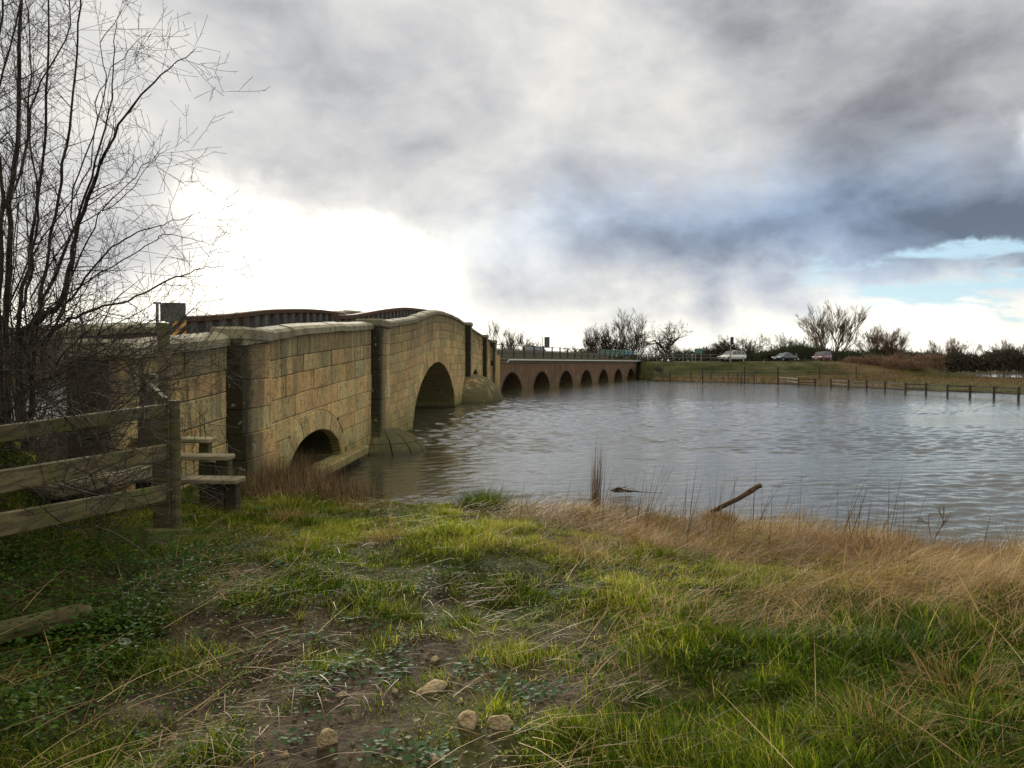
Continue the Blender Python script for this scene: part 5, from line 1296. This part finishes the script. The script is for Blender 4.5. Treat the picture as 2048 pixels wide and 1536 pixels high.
tw(Vector((0, 0, 0)), Vector((.5, 0, .9)), .26, .010, 0); tw(Vector((-.05, 0, 0)), Vector((-.2, 0, 1)), .2, .008, 0)
o = ds.build('dead_twig', M_drift); o.location = a; tag(o, 'small forked dead twig standing in the dry grass at the right of the bank', 'branch')

# stones lying on the mud
def f_rock(b, pb):
    p = objc(b); n = b.noise(p, 14, 6, .6); n2 = b.noise(p, 60, 4); b.put(pb.inputs['Base Color'], b.ramp(b.m('ADD', b.m('MULTIPLY', n, .75), b.m('MULTIPLY', n2, .25)), [(.36, (.14, .10, .055)), (.52, (.36, .27, .15)), (.7, (.50, .41, .27))]))
    pb.inputs['Roughness'].default_value = .9; pb.inputs['Specular IOR Level'].default_value = .15; bump(b, pb, b.m('ADD', n, n2), .7, .02)
M_rock = mat('buff_stone', f_rock)
def rock(px, py, wpx, hpx, seed, label):
    import bmesh
    q = Pz(px, py, 1.03); D = q.y; rw = wpx / FPX * D / 2; rh = hpx / FPX * D / 2; bm = bmesh.new(); bmesh.ops.create_icosphere(bm, subdivisions=4, radius=1); rr = random.Random(seed)
    cuts = [(rv(rr).normalized(), rr.uniform(.55, .85)) for _ in range(11)]
    for v in bm.verts:
        c = v.co.copy()
        for nrm, dd in cuts:
            t = c.dot(nrm) - dd
            if t > 0: c -= nrm * t * .92
        k = 1 + .10 * (float(vnoise(c.x * 3 + seed, c.y * 3 + c.z * 2, seed)) - .5) + .05 * (float(vnoise(c.x * 9 + c.z * 7, c.y * 9, seed)) - .5)
        v.co = Vector((c.x * rw * 1.15 * k, c.y * rw * .8 * k, c.z * rh * 1.35 * k))
    me = bpy.data.meshes.new('stone'); bm.to_mesh(me); bm.free(); me.materials.append(M_rock); me.polygons.foreach_set('use_smooth', np.ones(len(me.polygons), bool))
    o = bpy.data.objects.new('stone', me); COL.objects.link(o); o.location = (q.x, q.y, hz(q.x, q.y) + rh * .30); o.rotation_euler = (0, rr.uniform(-.3, .3), rr.uniform(-.4, .4)); tag(o, label, 'stone', 'buff stones on the mud')
rock(658, 1478, 40, 42, 1, 'pointed buff stone on the mud, left of the pair at the bottom')
rock(937, 1462, 44, 44, 2, 'upright buff stone at the bottom, left one of the close pair')
rock(1003, 1472, 52, 34, 3, 'rounded buff stone at the bottom, right one of the close pair')
rock(862, 1364, 60, 24, 4, 'flat grey buff stone beside the grass tuft on the mud')
rock(868, 1524, 30, 26, 5, 'small buff stone at the bottom edge below the close pair')
rock(570, 1500, 20, 14, 6, 'very small buff stone left of the pointed stone')
rock(870, 1307, 20, 10, 7, 'tiny pale stone above the flat grey buff one')
rock(790, 1370, 14, 12, 8, 'tiny round pale pebble left of the flat stone'); rock(682, 1374, 26, 10, 9, 'small flat pebble on the mud midway up the trodden patch')
PB = Veg()
x, y = scatter(9000, -3.6, 2.4, 2.2, 7, lambda x, y: np.clip(mudmask(x, y) * .9 + .04, 0, 1)); N = len(x); peb = MB()
# crumbs of soil and gravel
t6 = np.array([[0, 0, 1], [1, 0, 0], [0, 1, 0], [-1, 0, 0], [0, -1, 0]]); sz = rng.uniform(.003, .012, N) * np.where(rng.random(N) < .12, 1.6, 1); V = t6[None] * sz[:, None, None] * rng.uniform(.6, 1.3, (N, 5, 3)); V[:, :, 2] *= .7; V += P3(x, y, -.001)[:, None]
T = np.array([[0, 1, 2], [0, 2, 3], [0, 3, 4], [0, 4, 1]])[None] + (np.arange(N) * 5)[:, None, None]
o = np_mesh('gravel', V.reshape(-1, 3), tris=T.reshape(-1, 3), mat=mat('soil_crumbs', f_rock)); tag(o, 'small crumbs of soil and gravel on the trodden mud', 'gravel', kind='stuff'); o.data.materials[0] = mat('gravel_crumbs', f_simple((.095, .07, .043), .95, var=.8, sc=40))
# litter
M_lit = mat('pale_plastic', f_simple((.42, .43, .33), .5, var=.2)); M_teal = mat('teal_plastic', f_simple((.10, .35, .28), .4, var=.2))
q = Pz(249, 1268, 1.04); m = MB(); rows = [[(r * math.cos(a) * (1 + .12 * math.sin(3 * a)), r * .7 * math.sin(a), z) for a in np.linspace(0, 6.28, 15)[:-1]] for r, z in ((.001, .012), (.018, .010), (.032, .018), (.036, .03), (.034, .03), (.030, .016))]
m.grid(rows, closed=True); o = m.build('plastic_litter', M_lit); o.location = (q.x, q.y, hz(q.x, q.y) + .035); o.rotation_euler = (.5, .2, 0); tag(o, 'crumpled pale round scrap of plastic among the weeds at lower left', 'litter')
q = Pz(283, 1143, 1.02); m = MB(); m.box((0, 0, 0), (.075, .025, .010), Euler((.2, .1, .1)), .004); m.box((.03, .01, .006), (.03, .02, .008), Euler((.3, -.2, .5)), .003); o = m.build('plastic_scrap', M_teal); o.location = (q.x, q.y, hz(q.x, q.y) + .02); tag(o, 'small teal plastic scrap on the bare soil below the corner post', 'litter')
